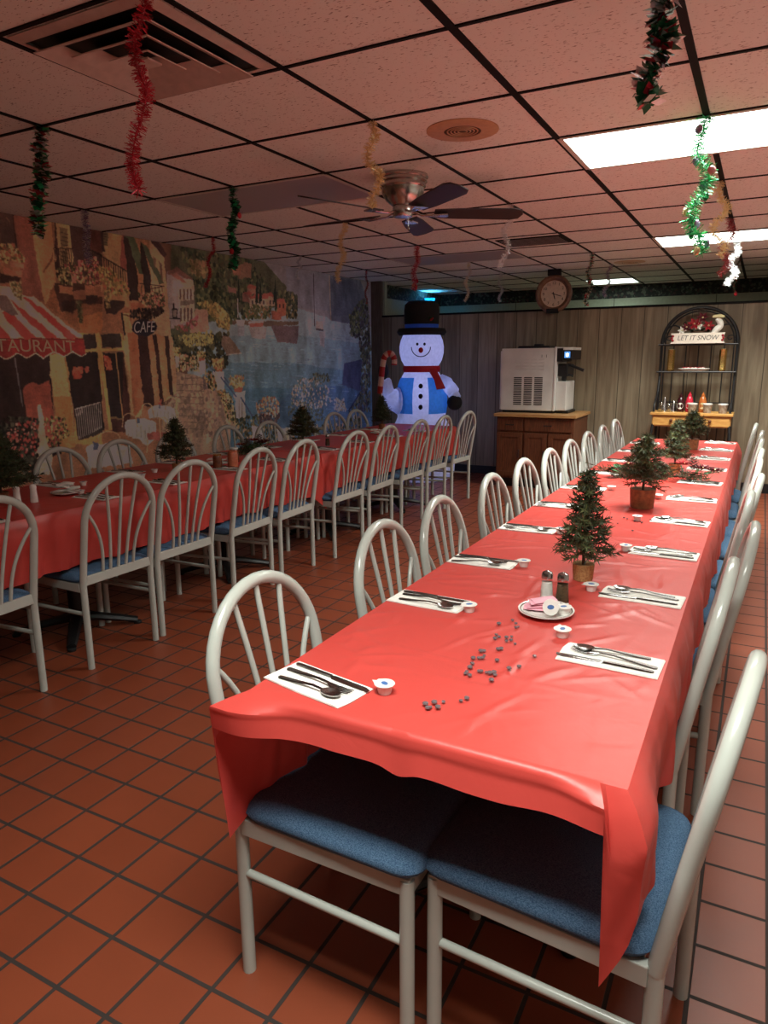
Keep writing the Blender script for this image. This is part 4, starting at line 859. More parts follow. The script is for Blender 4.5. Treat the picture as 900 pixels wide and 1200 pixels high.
# loose acrylic gems
gm = MB(); gm.lathe([(.0001,0),(.0052,.004),(.0045,.0062),(.0001,.0066)], 7)
gem0 = None; rg = random.Random(12); pts = []
for cx, cy, n_, sx, sy in ((-.500,1.135,5,.016,.012),(-.470,1.17,3,.02,.02),(-.488,1.30,9,.03,.05),(-.49,1.40,10,.03,.05),(-.485,1.49,9,.025,.05),(-.492,1.59,6,.02,.06),(-.43,1.30,2,.03,.06),(-.42,1.45,2,.05,.06),(-.50,2.95,5,.05,.12),(-.41,2.85,4,.05,.1)):
    for k in range(n_): pts.append((cx+rg.gauss(0,sx*.7), cy+rg.gauss(0,sy*.7)))
for (x, y) in pts:
    if gem0 is None: o = gem0 = gm.build('acrylic_gem', K['gem'], None, 0)
    else: o = gem0.copy(); COL.objects.link(o)
    o.location = (x, y, on(cl1, x, y)); o.rotation_euler = (0, 0, rg.uniform(0,6)); s = rg.uniform(.7,1.25); o.scale = (s,s,s)
    tag(o, 'clear faceted acrylic gem scattered loose on the right-hand red cloth', 'gem', 'gems scattered on the right-hand cloth')

# ------------------------------------------------------------------ tabletop trees and flowers
def needle_branch(m_, p0, p1, n, L, rr, mi=0):
    p0, p1 = Vector(p0), Vector(p1); d = (p1-p0).normalized(); a = d.orthogonal().normalized(); b = d.cross(a)
    for i in range(n):
        t = (i+rr.random())/n; q = p0.lerp(p1, t); ang = rr.uniform(0, 2*PI); o = a*math.cos(ang)+b*math.sin(ang)
        tip = q+(d*.55+o*.85)*L*rr.uniform(.7,1.15); w_ = d.cross(o)*L*.11
        m_.add([q-w_, q+w_, tip], [(0,1,2)], mi)
    m_.tube([p0, p1], .0016, 4, 2)
def xtree(loc, h, r, label, seed, pot='bark', star=False, ped=.055, big=False, mix=0, dens=1.0):
    rr = random.Random(seed); t = thing('tabletop_tree', label, 'small artificial tree', loc, rr.uniform(0,6))
    pr = ped*.62
    MB().lathe([(.0001,0),(pr*.92,0),(pr,ped*.5),(pr*1.05,ped),(pr*.8,ped*.98),(.0001,ped*.9)], 18).build('pot', K[pot], t)
    MB().tube([(0,0,ped*.85),(0,0,h*.97)], [.006,.002], 6).build('trunk', K['twig'], t)
    f = MB(); nb_ = int((105 if not big else 170)*dens)
    for k in range(nb_):
        u = (k+.5)/nb_; z = ped+.025+(h-ped-.03)*u**.95; rad = r*(1-u)**.8*rr.uniform(.7,1.12)+.012; a = k*2.39996+rr.uniform(-.3,.3)
        p0 = (0,0,z); p1 = (rad*math.cos(a), rad*math.sin(a), z+rad*rr.uniform(-.15,.35)+.004)
        mi = 1 if rr.random() < mix else 0
        needle_branch(f, p0, p1, int(10+rad*260), .024 if not big else .03, rr, mi)
        if rad > .06:
            for s in (-1, 1):
                q0 = Vector(p0).lerp(Vector(p1), .55); dd = Vector((math.cos(a+s*.75), math.sin(a+s*.75), .12)); needle_branch(f, q0, q0+dd*rad*.38, int(5+rad*70), .021, rr, mi)
    needle_branch(f, (0,0,h-.05), (0,0,h), 22, .018, rr)
    f.build('foliage', [K['needle'], K['needle2'], K['twig']], t, 0)
    if star:
        s = MB(); pts = [(.019*(1 if i % 2 == 0 else .45)*math.sin(i*PI/5), h+.012+.019*(1 if i % 2 == 0 else .45)*math.cos(i*PI/5)) for i in range(10)]
        s.prism(pts, -.004, .004, 0, 'xz'); s.build('star', K['star'], t, 0, label='white star at the tip')
def Z(cl, x, y): return (x, y, on(cl, x, y))
xtree(Z(cl1,-.423,2.075), .33, .082, 'small green tree in a tan pot, nearest on the right-hand table behind the shakers', 1, 'burlap', ped=.05, mix=.25)
xtree(Z(cl1,-.421,3.245), .32, .125, 'green tabletop tree on a brown base, second from the near end of the right-hand table', 2, 'bark', ped=.085, mix=.5)
xtree(Z(cl1,-.40,4.35), .30, .085, 'green tabletop tree behind the poinsettia spray on the right-hand table', 3, 'burlap', ped=.05, mix=.4)
xtree(Z(cl1,-.404,5.486), .27, .125, 'furthest tabletop tree on the right-hand table, before the arched rack', 4, 'bark', ped=.075, mix=.3)
xtree(Z(cl2,-3.10,3.16), .315, .11, 'dark star-topped tree on the nearer left-hand cloth beside the jars', 5, 'burlap', True, ped=.045)
xtree(Z(cl3,-3.06,4.46), .31, .13, 'dark tabletop tree near the front end of the far left-hand cloth', 6, 'bark', True, ped=.05)
xtree(Z(cl3,-3.17,5.95), .31, .10, 'dark star-topped tree near the snowman, far end of left-hand table', 7, 'bark', True, ped=.05)
xtree(Z(cl2,-3.16,2.06), .34, .165, 'bushy dark tree at the far left edge, behind the white shakers', 8, 'bark', False, ped=.05, big=True)
def flower(m_, c, r, mi, rr, ctr=3, n=6):
    c = Vector(c)
    for layer, (k, q) in enumerate(((n, 1.0), (n-1, .6))):
        for i in range(k):
            a = 2*PI*i/k+layer*.5+rr.uniform(-.15,.15); d = Vector((math.cos(a), math.sin(a), .25+.35*layer)); s = Vector((-math.sin(a), math.cos(a), 0)); R_ = r*q
            m_.add([c, c+d*R_*.5+s*R_*.26+Vector((0,0,.004)), c+d*R_, c+d*R_*.5-s*R_*.26+Vector((0,0,.004)), c+d*R_*.52+Vector((0,0,-.004))], [(0,4,1),(1,4,2),(2,4,3),(3,4,0)], mi)
    for i in range(5): m_.ball((c.x+.006*math.cos(i*1.26), c.y+.006*math.sin(i*1.26), c.z+.008), .004, ctr, 6, 4)
def leaf(m_, c, a, L, mi, rr, up=.3):
    c = Vector(c); d = Vector((math.cos(a), math.sin(a), up)).normalized(); s = Vector((-math.sin(a), math.cos(a), 0))
    p = [c, c+d*L*.35+s*L*.24, c+d*L*.7+s*L*.18, c+d*L-Vector((0,0,L*.1)), c+d*L*.7-s*L*.18, c+d*L*.35-s*L*.24, c+d*L*.5+Vector((0,0,-L*.06))]
    m_.add(p, [(0,6,1),(1,6,2),(2,6,3),(3,6,4),(4,6,5),(5,6,0)], mi)
def pinecone(m_, c, r, mi, rr):
    c = Vector(c)
    for k in range(46):
        u = k/46; z = -r+2*r*u; q = r*.85*math.sqrt(max(.02, 1-(z/r)**2)); a = k*2.4; d = Vector((math.cos(a), math.sin(a), .25)); s = Vector((-math.sin(a), math.cos(a), 0))*r*.2
        b = c+Vector((0,0,z)); m_.add([b+d*q*.4-s, b+d*q*.4+s, b+d*q*1.08+s*.7, b+d*q*1.08-s*.7, b+d*q*.8+Vector((0,0,-r*.15))], [(0,1,2,3),(3,2,4),(0,4,1)], mi)
def spray(loc, rz, label, seed, sc=1.0, parts=True):
    rr = random.Random(seed); t = thing('poinsettia_centerpiece', label, 'flower centerpiece', loc, rz)
    e = MB()
    for k in range(34):
        s = -1 if k % 2 else 1; x = s*rr.uniform(.0,.12)*sc; a = (0 if s > 0 else PI)+rr.gauss(0,.7); L = rr.uniform(.07,.16)*sc
        needle_branch(e, (x, rr.uniform(-.03,.03), .02), (x+L*math.cos(a), L*math.sin(a)*.8, .025+rr.uniform(0,.05)), 26, .026, rr, 1 if rr.random() < .5 else 0)
    e.build('evergreen_sprigs', [K['needle'], K['needle2'], K['twig']], t, 0)
    lf = MB()
    for k in range(18): leaf(lf, (rr.uniform(-.16,.16)*sc, rr.uniform(-.05,.05), .03+rr.uniform(0,.03)), rr.uniform(0,6.3), rr.uniform(.05,.085), 0, rr)
    lf.build('leaves', [K['greenleaf']], t, 0)
    for (x, y, z, r, mi) in ((.15,-.02,.075,.06,'darkred'),(.19,.03,.06,.05,'darkred'),(.09,.035,.085,.055,'redleaf'),(-.10,.03,.07,.045,'redleaf')):
        b = MB(); flower(b, (x*sc, y, z), r, 0, rr, 1); b.build('poinsettia', [K[mi], K['cream']], t, 0)
    for (x, y, z) in ((.12,.0,.1),(-.07,.0,.085),(.02,.04,.06)):
        b = MB(); pinecone(b, (x*sc, y, z), .032, 0, rr); b.build('pinecone', K['cone'], t, 0)
spray(Z(cl1,-.46,4.02), .05, 'poinsettia and pinecone spray in the middle of the right-hand table', 31, 1.5)
spray(Z(cl2,-3.17,3.97), PI/2, 'poinsettia and pinecone spray on the left-hand table, at the gap between cloths', 32, .8)

# ------------------------------------------------------------------ hanging foil garlands
def garland(label, top, bot, r, cols, leafy=False, balls=(), wav=.02, seed=0, hang=True, dens=1.0):
    rr = random.Random(seed); t = thing('foil_garland', label, 'garland', top, 0, None)
    T_, B_ = Vector((0,0,0)), Vector(bot)-Vector(top); L = B_.length; n = 9
    P = [T_.lerp(B_, i/(n-1))+Vector((math.sin(i*1.5+seed)*wav*1.6, math.cos(i*1.7+seed)*wav*.7, 0))*min(1, i/2) for i in range(n)]
    Q = spline(P, 5)
    MB().tube(Q, .002 if not leafy else .003, 5, side=(1,0,0)).build('core', K[cols[0]], t)
    f = MB(); N_ = int(L*(2300 if not leafy else 1000)*dens)
    for k in range(N_):
        u = k/N_; i = min(len(Q)-2, int(u*(len(Q)-1))); q = Q[i].lerp(Q[i+1], u*(len(Q)-1)-i); d = (Q[i+1]-Q[i]).normalized(); a = d.orthogonal().normalized(); b = d.cross(a)
        g_ = rr.uniform(0, 2*PI); o = a*math.cos(g_)+b*math.sin(g_); s = d.cross(o); tl = rr.uniform(-.5,.5)
        ln = r*rr.uniform(.75,1.2); tip = q+(o+d*tl)*ln; mi = rr.randrange(len(cols)) if rr.random() < .75 else 0
        if leafy:
            w_ = s*ln*.36; mid = q+(o+d*tl)*ln*.5; f.add([q, mid+w_, tip, mid-w_], [(0,1,2,3)], mi)
        else:
            w_ = (s*math.cos(g_*3)+d*math.sin(g_*3))*.0014; f.add([q-w_, q+w_, tip+w_*.8, tip-w_*.8], [(0,1,2,3)], mi)
    f.build('foil_leaves' if leafy else 'tinsel_strands', [K[c] for c in cols], t, 0)
    for (u, mi) in balls:
        i = min(len(Q)-2, int(u*(len(Q)-1))); q = Q[i]; g_ = rr.uniform(0,6.3); o = Vector((math.cos(g_), math.sin(g_), 0))
        MB().lathe([(.0001,-.008),(.014,-.005),(.018,0),(.014,.005),(.0001,.008)], 12).xf(Matrix.Translation(q+o*r*.8) @ Matrix.Rotation(g_,4,'Z') @ Matrix.Rotation(PI/2,4,'Y')).build('ornament', K[mi], t)
CZ = CEIL-.006
gl = [('long red tinsel garland hanging below the square ceiling vent', (-1.515,1.55), (-1.60,1.55,1.865), .022, ['tin_red'], 0, (), .022),
 ('green and red foil-leaf garland at far left, over the striped awning', (-2.735,2.16), (-2.86,2.18,1.945), .038, ['tin_dkgreen','tin_green','tin_red','tin_silver'], 1, (), .012),
 ('dull purple tinsel garland before the painted balcony', (-3.954,3.38), (-3.97,3.38,2.02), .026, ['tin_purple','tin_silver'], 0, (), .008),
 ('dark green leafy garland hanging before the painted hillside', (-2.735,3.38), (-2.77,3.38,1.92), .032, ['tin_dkgreen','tin_dkgreen','tin_green'], 1, ((.8,'tin_red'),(.35,'tin_red')), .016),
 ('thin red tinsel garland close to the mural, left of the dark green one', (-3.954,4.60), (-4.05,4.60,1.98), .016, ['tin_red'], 0, (), .02),
 ('gold tinsel garland hanging beside the ceiling fan motor', (-1.515,2.77), (-1.49,2.77,2.02), .022, ['tin_gold'], 0, (), .024),
 ('gold tinsel garland hanging before the mural lake, behind the fan', (-2.735,4.60), (-2.80,4.60,1.955), .022, ['tin_gold'], 0, (), .018),
 ('short silver tinsel garland close to the mural mountains', (-3.954,5.82), (-4.0,5.82,2.15), .014, ['tin_silver'], 0, (), .02),
 ('thin dark red garland in the corner by the wooden post', (-3.954,7.10), (-3.97,7.10,2.0), .014, ['tin_red','tin_dkgreen'], 0, (), .012),
 ('red tinsel garland with ornaments above the snowman hat', (-2.735,5.82), (-2.78,5.82,1.99), .026, ['tin_red','tin_pink'], 0, ((.8,'tin_red'),(.95,'tin_red'),(.9,'tin_gold')), .012),
 ('silver tinsel garland between the snowman and the clock', (-2.735,7.04), (-2.76,7.04,1.97), .018, ['tin_silver','tin_gold'], 0, (), .016),
 ('pale silver garland hanging past the right fan blade tip', (-1.515,4.60), (-1.55,4.60,1.975), .02, ['tin_white','tin_silver'], 0, (), .018),
 ('dim silver garland hanging at the partition left of the clock', (-2.735,8.02), (-2.72,8.02,2.03), .018, ['tin_silver'], 0, (), .018),
 ('large dark multicolour foil-leaf garland at the top of the picture', (-.296,2.16), (-.345,2.18,2.065), .044, ['tin_dkgreen','tin_red','tin_silver','tin_dkgreen'], 1, (), .01),
 ('bright green tinsel garland with coloured discs before the near lit panel', (-.296,3.38), (-.30,3.38,1.82), .034, ['tin_green','tin_green','tin_dkgreen'], 0, ((.1,'tin_purple'),(.3,'tin_purple'),(.42,'tin_pink'),(.5,'tin_purple'),(.58,'tin_dkgreen'),(.68,'tin_gold'),(.78,'tin_purple'),(.86,'tin_dkgreen'),(.93,'tin_purple'),(.98,'tin_gold')), .02),
 ('gold tinsel garland just right of the bright green one', (-.296,4.60), (-.285,4.60,1.95), .024, ['tin_gold'], 0, (), .024),
 ('pink and red tinsel garland between the gold and the white ones', (-.296,5.82), (-.32,5.82,1.97), .03, ['tin_pink','tin_red'], 0, (), .02),
 ('bright white tinsel garland before the further lit panel', (-.296,7.04), (-.32,7.04,2.0), .03, ['tin_white','tin_white','tin_silver'], 0, (), .02),
 ('dark multicolour leafy garland just right of the round clock', (-1.515,7.04), (-1.53,7.04,1.885), .03, ['tin_dkgreen','tin_red','tin_silver','tin_gold'], 1, (), .014),
 ('greyish purple garland at the small lit panel right of the clock', (-1.515,8.0), (-1.56,8.0,2.03), .022, ['tin_purple','tin_silver'], 0, (), .016),
 ('thin dark string of foil with a red ball above the arched rack', (-.296,8.06), (-.325,8.06,1.99), .010, ['tin_dkgreen','tin_red'], 0, ((.99,'tin_red'),), .01)]
for k, (l, tp, bt, r, cols, lf, bl, wv) in enumerate(gl):
    garland(l, (tp[0], tp[1], CZ), (bt[0], bt[1], bt[2]), r, cols, bool(lf), bl, wv, k+1)

# ------------------------------------------------------------------ ceiling fan
FX, FY = -1.80, 3.64
t = thing('ceiling_fan', 'brushed nickel ceiling fan with five dark blades', 'ceiling fan', (FX, FY, CEIL))
MB().lathe([(.135,-.0005),(.138,-.012),(.128,-.02),(.132,-.034),(.12,-.04),(.124,-.058),(.116,-.066),(.112,-.09),(.092,-.125),(.06,-.15),(.0001,-.15)], 40).build('motor_housing', K['nickel'], t)
MB().lathe([(.0001,-.15),(.052,-.15),(.056,-.165),(.056,-.195),(.048,-.208),(.0001,-.212)], 32).build('switch_cup', K['nickel'], t)
c = MB(); c.tube([(.03,.0,-.205),(.034,0,-.26)], .0012, 5); c.ball((.034,0,-.268), .008, 0, 8, 6); c.build('pull_chain', K['nickel'], t)
for k in range(5):
    a = math.radians(32+72*k); Rm = Matrix.Rotation(a, 4, 'Z')
    br = MB(); br.tube([(.05,0,-.18),(.10,0,-.198),(.14,0,-.20),(.2,0,-.197)], [.011,.009,.012,.02], 8, flat=.5, side=(0,0,1)); br.prism([(.16,-.02),(.24,-.038),(.25,0),(.24,.038),(.16,.02)], -.202, -.196)
    br.xf(Rm).build('blade_arm', K['nickel'], t)
    out = [(.17,-.045),(.3,-.058),(.60,-.066),(.645,-.05),(.66,0),(.645,.05),(.60,.066),(.3,.058),(.17,.045)]
    b = MB(); b.prism(out, -.004, .003); b.xf(Rm @ Matrix.Translation((0,0,-.188)) @ Matrix.Rotation(math.radians(-14),4,'X')); b.build('blade', K['blade'], t, 0, .0015)
# square supply diffuser, round speakers, return grille
K['ventpaint'] = mat('off_white_vent_paint', lin((214,196,186)), .45)
t = thing('ceiling_vent', 'large square louvred ceiling vent at the upper left', 'vent', (GX0+T/2, GY0-T/2, CEIL))
def sqring(m_, a0, z0, a1, z1, th=.003):
    q = lambda a, z: [(-a,-a,z),(a,-a,z),(a,a,z),(-a,a,z)]
    m_.loft([q(a0,z0), q(a1,z1), q(a1-th,z1-.001), q(a0-th,z0-.001)], closed=True, cap=False)
f = MB(); sqring(f, .286, -.004, .252, -.012, .002)
f.loft([[(-.286,-.286,-.003),(.286,-.286,-.003),(.286,.286,-.003),(-.286,.286,-.003)],[(-.25,-.25,-.012),(.25,-.25,-.012),(.25,.25,-.012),(-.25,.25,-.012)]], cap=False).build('frame', K['ventpaint'], t, 0)
MB().box((-.25,-.25,-.0045), (.25,.25,-.003)).build('duct_opening', K['black'], t, 0)
for a in (.236,.160,.084):
    l = MB(); l.loft([[(-s,-s,z),(s,-s,z),(s,s,z),(-s,s,z)] for s, z in ((a-.060,-.006),(a,-.036),(a-.002,-.039),(a-.064,-.009))], closed=True, cap=False); l.build('louvre', K['ventpaint'], t, 0)
MB().prism([(-.03,-.03),(.03,-.03),(.03,.03),(-.03,.03)], -.034, -.028).build('centre_plate', K['ventpaint'], t, 0)
K['spk'] = mat('beige_speaker_paint', lin((206,164,124)), .5)
def speaker(x, y, label):
    t = thing('ceiling_speaker', label, 'ceiling speaker', (x, y, CEIL))
    MB().lathe([(.155,-.0005),(.155,-.004),(.12,-.010),(.08,-.008),(.08,-.0005)], 40, cap=False).build('rim', K['spk'], t)
    g_ = MB(); g_.lathe([(.0001,-.006),(.08,-.006),(.08,-.004),(.0001,-.004)], 32)
    for r in (.02,.035,.05,.065): g_.lathe([(r-.003,-.006),(r-.002,-.0085),(r+.002,-.0085),(r+.003,-.006)], 32, 1, cap=False)
    g_.build('grille', [K['twig'], K['spk']], t)
speaker(-1.234, 3.075, 'round beige ceiling speaker between the fan and the near lit panel')
speaker(-1.32, 7.95, 'round faint ceiling speaker above the partition, right of the clock')
t = thing('return_grille', 'dark slotted ceiling grille behind the right fan blade', 'vent', (-1.80, 6.12, CEIL))
MB().box((-.27,-.2,-.006), (.27,.2,-.0005)).build('frame', K['grid'], t, 0)
for k in range(7): MB().box((-.25,-.16+.05*k,-.009), (.25,-.152+.05*k,-.0062)).build('slat', K['diff'], t, 0)

# ------------------------------------------------------------------ inflatable snowman
K['snow'] = mat('white_inflatable_nylon', (.82,.84,.90), .6, transl=.55)
K['vest'] = mat('blue_inflatable_nylon', lin((86,176,244)), .6, transl=.6)
K['scarf'] = mat('red_inflatable_nylon', lin((190,30,44)), .6, transl=.3)
K['cane_w'] = mat('white_cane_nylon', lin((236,190,170)), .6, transl=.2); K['cane_r'] = mat('red_cane_nylon', lin((190,40,36)), .6, transl=.2)
K['felt'] = mat('black_hat_fabric', lin((20,20,24)), .85); K['band'] = mat('blue_hat_band', lin((70,120,220)), .6, transl=.5)
SX, SY = -3.45, 7.45
sn = thing('inflatable_snowman', 'lit inflatable snowman with black top hat and blue vest', 'inflatable snowman', (SX, SY, 0), .40); sn.scale = (.88, .88, 1)
body = [(.22,0),(.36,.02),(.44,.10),(.45,.25),(.42,.45),(.38,.62),(.33,.70),(.315,.74),(.325,.82),(.335,.92),(.325,1.03),(.285,1.15),(.225,1.25),(.19,1.29)]
MB().lathe(body, 40).build('body', K['snow'], sn)
head = [(.17,1.28),(.215,1.31),(.262,1.38),(.285,1.46),(.287,1.53),(.27,1.60),(.24,1.66),(.18,1.70)]
MB().lathe(head, 40).build('head', K['snow'], sn)
def at_r(prof, z):
    for (r0,z0),(r1,z1) in zip(prof[:-1], prof[1:]):
        if z0 <= z <= z1: return r0+(r1-r0)*(z-z0)/(z1-z0)
    return prof[-1][0]
for (a0, a1) in ((-86,-56-62+0),(-28,60)) if False else ((-150,-108),(-72,-30)):
    zs = [.79+.025*i for i in range(17)]
    MB().lathe([(at_r(body,z)+.006, z) for z in zs], 16, 0, (0,0,0), 1, 1, math.radians(a0-28 if a0 < -100 else a0), math.radians(a1 if a0 < -100 else a1+28), False).build('vest_panel', K['vest'], sn, label='blue vest front')
MB().lathe([(.20,1.255),(.235,1.25),(.245,1.285),(.235,1.32),(.20,1.318)], 40, cap=False).build('scarf', K['scarf'], sn)
MB().loft([[(.10,-.235,1.29),(.19,-.19,1.29),(.19,-.17,1.26),(.10,-.20,1.26)],[(.17,-.30,1.17),(.26,-.24,1.17),(.26,-.22,1.16),(.17,-.27,1.16)],[(.20,-.335,1.07),(.31,-.27,1.08),(.31,-.25,1.07),(.20,-.31,1.06)]]).build('scarf_tail', K['scarf'], sn, 0)
for z in (.87,.99,1.10): MB().ball((.0,-at_r(body,z)-.004,z), .028, 0, 12, 8, (1,.5,1)).build('button', K['felt'], sn, label='black coat button')
for s in (-1,1): MB().ball((s*.045,-at_r(head,1.555)-.002,1.555), .016, 0, 10, 8, (1,.5,1)).build('eye', K['felt'], sn)
MB().ball((0,-at_r(head,1.49)-.008,1.49), .03, 0, 12, 8).build('nose', K['scarf'], sn)
sm = []
for i in range(15):
    a = PI+PI*i/14; x, z = .12*math.cos(a), 1.525+.105*math.sin(a); r = at_r(head, z)+.003; sm.append((x, -math.sqrt(r*r-x*x), z))
MB().tube(sm, .005, 6).build('smile', K['felt'], sn)
MB().lathe([(.17,1.665),(.29,1.655),(.32,1.69),(.30,1.73),(.20,1.735)], 40).build('hat_brim', K['felt'], sn)
MB().lathe([(.215,1.73),(.218,1.775)], 40, cap=False).build('hat_band', K['band'], sn, label='blue band round the hat')
MB().lathe([(.21,1.774),(.222,1.78),(.225,1.93),(.215,1.99),(.17,2.025),(.0001,2.03)], 40).build('hat_crown', K['felt'], sn)
hb = MB(); rr = random.Random(3)
for k in range(4): leaf(hb, (.12,-.195,1.82), rr.uniform(-2.6,-.4), .06, 0, rr, .6)
for k in range(3): hb.ball((.12+.012*k,-.215,1.815+.008*k), .012, 1, 8, 6)
hb.build('holly', [K['greenleaf'], K['redleaf']], sn, 0)
MB().tube(spline([(-.22,-.08,.95),(-.34,-.14,.93),(-.42,-.18,1.02),(-.47,-.2,1.17)], 5), [.15]*5+[.12]*5+[.085]*5+[.07], 14).build('arm', K['snow'], sn)
MB().ball((-.48,-.2,1.27), .085, 0, 14, 10, (.8,.8,1.2)).build('mitten', K['felt'], sn)
MB().tube(spline([(.24,-.04,1.13),(.36,-.1,1.08),(.43,-.14,1.0),(.46,-.16,.95)], 5), [.10]*5+[.08]*5+[.06]*5+[.05], 14).build('arm', K['snow'], sn)
MB().ball((.43,-.18,.91), .085, 0, 14, 10, (1.15,.8,1)).build('mitten', K['felt'], sn)
cane = spline([(-.52,-.30,1.02),(-.50,-.30,1.18),(-.475,-.30,1.36),(-.44,-.30,1.44),(-.375,-.30,1.455),(-.335,-.30,1.40),(-.335,-.30,1.33)], 7)
cm = MB(); n = 12; mark = []
for i in range(len(cane)-1): cm.tube(cane[i:i+2], .035, n, 0 if (i//4) % 2 else 1, cap=(i in (0, len(cane)-2)))
cm.build('candy_cane', [K['cane_w'], K['cane_r']], sn, 40, label='red and white striped candy cane')
for x, z, e in ((0, .45, 4.0), (0, 1.02, 5.0), (0, 1.50, 4.0), (0, 1.75, .8), (-.36, .98, .7), (.36, 1.07, .5)):  # the hat and arm lights are added so those parts glow too
    L_ = bpy.data.lights.new('snowman_inner_light', 'POINT'); L_.energy = e*.32; L_.color = (.44,.50,1.0); L_.shadow_soft_size = .05
    lo = bpy.data.objects.new('snowman_inner_light', L_); COL.objects.link(lo); lo.parent = sn; lo.location = (x, 0 if x == 0 else -.13 if x < 0 else -.1, z)

# blue uplight glowing on the wall beyond the partition
t = thing('wall_lantern', 'glowing blue wall lantern beyond the partition, above the snowman hat', 'lantern', (XL, 9.78, 2.13))
K['lantern'] = mat('blue_frosted_glass', lin((120,200,225)), .4, transl=.6)
m_ = MB(); m_.box((0,-.04,-.06), (.02,.04,.06)); m_.tube([(.02,0,-.03),(.09,0,-.035),(.10,0,.0)], .012, 8); m_.build('bracket', K['black'], t)
MB().lathe([(.02,0),(.05,.02),(.065,.08),(.08,.13),(.077,.13),(.061,.08),(.046,.024),(.02,.006)], 24, 0, (.10,0,0), cap=False).build('shade', K['lantern'], t)
L_ = bpy.data.lights.new('lantern_bulb', 'POINT'); L_.energy = 2.2; L_.color = (.12,.60,1.0); L_.shadow_soft_size = .03
lo = bpy.data.objects.new('lantern_bulb', L_); COL.objects.link(lo); lo.parent = t; lo.location = (.10,0,.09)

# ------------------------------------------------------------------ wall clock on the partition
CX, CY_, CZc, RC = -2.135, 8.10, 2.09, .205
ck = thing('wall_clock', 'round wooden clock hung over the partition edge', 'clock', (CX, CY_, CZc), .0)
RX = Matrix.Rotation(PI/2, 4, 'X')
K['clockwood'] = mat('brown_clock_wood', lin((132,100,78)), .45, col2=lin((104,74,56)), scale=20); K['dial'] = mat('cream_dial', lin((222,204,180)), .5)
MB().lathe([(RC*.72,.0),(RC*.76,.02),(RC*.86,.034),(RC*.97,.026),(RC,.0),(RC*.97,-.03),(.0001,-.03)], 48).xf(RX).build('rim', K['clockwood'], ck)
MB().lathe([(.0001,.004),(RC*.74,.004),(RC*.74,0),(.0001,0)], 48).xf(RX).build('dial', K['dial'], ck)
MB().lathe([(RC*.70,.004),(RC*.72,.008),(RC*.75,.006)], 48, cap=False).xf(RX).build('dial_ring', K['bark'], ck)
def nums():
    for k in range(1, 13):
        a = PI/2-k*PI/6; text_obj('numeral', str(k), .044, K['felt'], ck, Matrix.Translation((.115*math.cos(a), -.0045, .115*math.sin(a))) @ RX, .0004)
nums()
def hand(ang, L, wd, y):
    a = PI/2-math.radians(ang); m_ = MB(); m_.prism([(-.02,-wd),(L*.8,-wd),(L,0),(L*.8,wd),(-.02,wd)], 0, .002); m_.xf(Matrix.Translation((0,-y,0)) @ RX @ Matrix.Rotation(a,4,'Z')); return m_
hand(164, .065, .005, .008).build('hour_hand', K['felt'], ck, 0); hand(108, .10, .004, .011).build('minute_hand', K['felt'], ck, 0)
b = MB(); b.box((-.07,-.03,RC-.01), (.07,.03,CEIL-.006-CZc)); b.build('bracket', K['felt'], ck, 0, label='black ceiling bracket')
MB().box((-.065,-.045,-RC-.005), (.065,-.01,-RC*.77)).build('base_block', K['felt'], ck, 0)

# ------------------------------------------------------------------ wooden cabinet
cb = thing('base_cabinet', 'brown wooden base cabinet carrying the white ice cream machine', 'cabinet', (-2.115, 7.78, 0))
MB().box((-.42,-.33,.10), (.42,.33,.775)).build('body', K['wood_dark'], cb, 0, .002)
MB().box((-.39,-.27,0), (.39,.31,.10)).build('plinth', K['black'], cb, 0)
MB().box((-.445,-.37,.775), (.445,.35,.808)).build('worktop', K['wood_top'], cb, 0, .003, label='lighter oak-coloured worktop')
def front(nm, x0, x1, z0, z1, hx, hz, horiz):
    p = MB().box((x0,-.346,z0), (x1,-.3305,z1)); 
    if nm == 'door':
        p.box((x0,-.352,z0), (x1,-.346,z0+.05)); p.box((x0,-.352,z1-.05), (x1,-.346,z1)); p.box((x0,-.352,z0+.05), (x0+.05,-.346,z1-.05)); p.box((x1-.05,-.352,z0+.05), (x1,-.346,z1-.05))
    o = p.build(nm, K['wood_dark'], cb, 0, .002)
    h = MB(); h.tube([(hx-(.04 if horiz else 0),-.346,hz-(0 if horiz else .04)),(hx-(.04 if horiz else 0),-.374,hz-(0 if horiz else .04)),(hx+(.04 if horiz else 0),-.374,hz+(0 if horiz else .04)),(hx+(.04 if horiz else 0),-.346,hz+(0 if horiz else .04))], .005, 6)
    h.build('handle', K['black'], o)
front('drawer', -.405, -.125, .625, .755, -.265, .69, True); front('drawer', -.10, .405, .625, .755, .15, .69, True)
front('door', -.405, -.125, .125, .605, -.155, .38, False); front('door', -.10, .145, .125, .605, .115, .38, False); front('door', .16, .405, .125, .605, .19, .38, False)

# ------------------------------------------------------------------ soft-serve machine seen from its side
mc = thing('ice_cream_machine', 'white countertop ice cream machine on the brown cabinet', 'ice cream machine', (-2.24, 7.80, .809))
K['mach'] = mat('white_painted_metal', lin((226,226,222)), .4, scale=6); K['screen'] = emitter('lit_screen', (.10,.32,.80), .7); K['screenw'] = emitter('lit_screen_mark', (.7,.9,1), 1.2)
bd = MB(); bd.box((-.31,-.20,.025), (.27,.24,.69)); bd.box((-.325,-.195,.03), (-.31,.235,.665)); bd.box((.27,-.205,.025), (.295,.245,.70)); bd.build('body', K['mach'], mc, 0, .006)
MB().box((-.29,-.19,.0), (.28,.23,.025)).build('foot_frame', K['rubber'], mc, 0)
vt = MB()
for c_ in range(3):
    for k in range(15): vt.box((-.165+.115*c_,-.2025,.085+.0205*k), (-.075+.115*c_,-.1985,.096+.0205*k))
vt.build('vent_slots', K['black'], mc, 0, label='three columns of dark vent slots')
lv = MB()
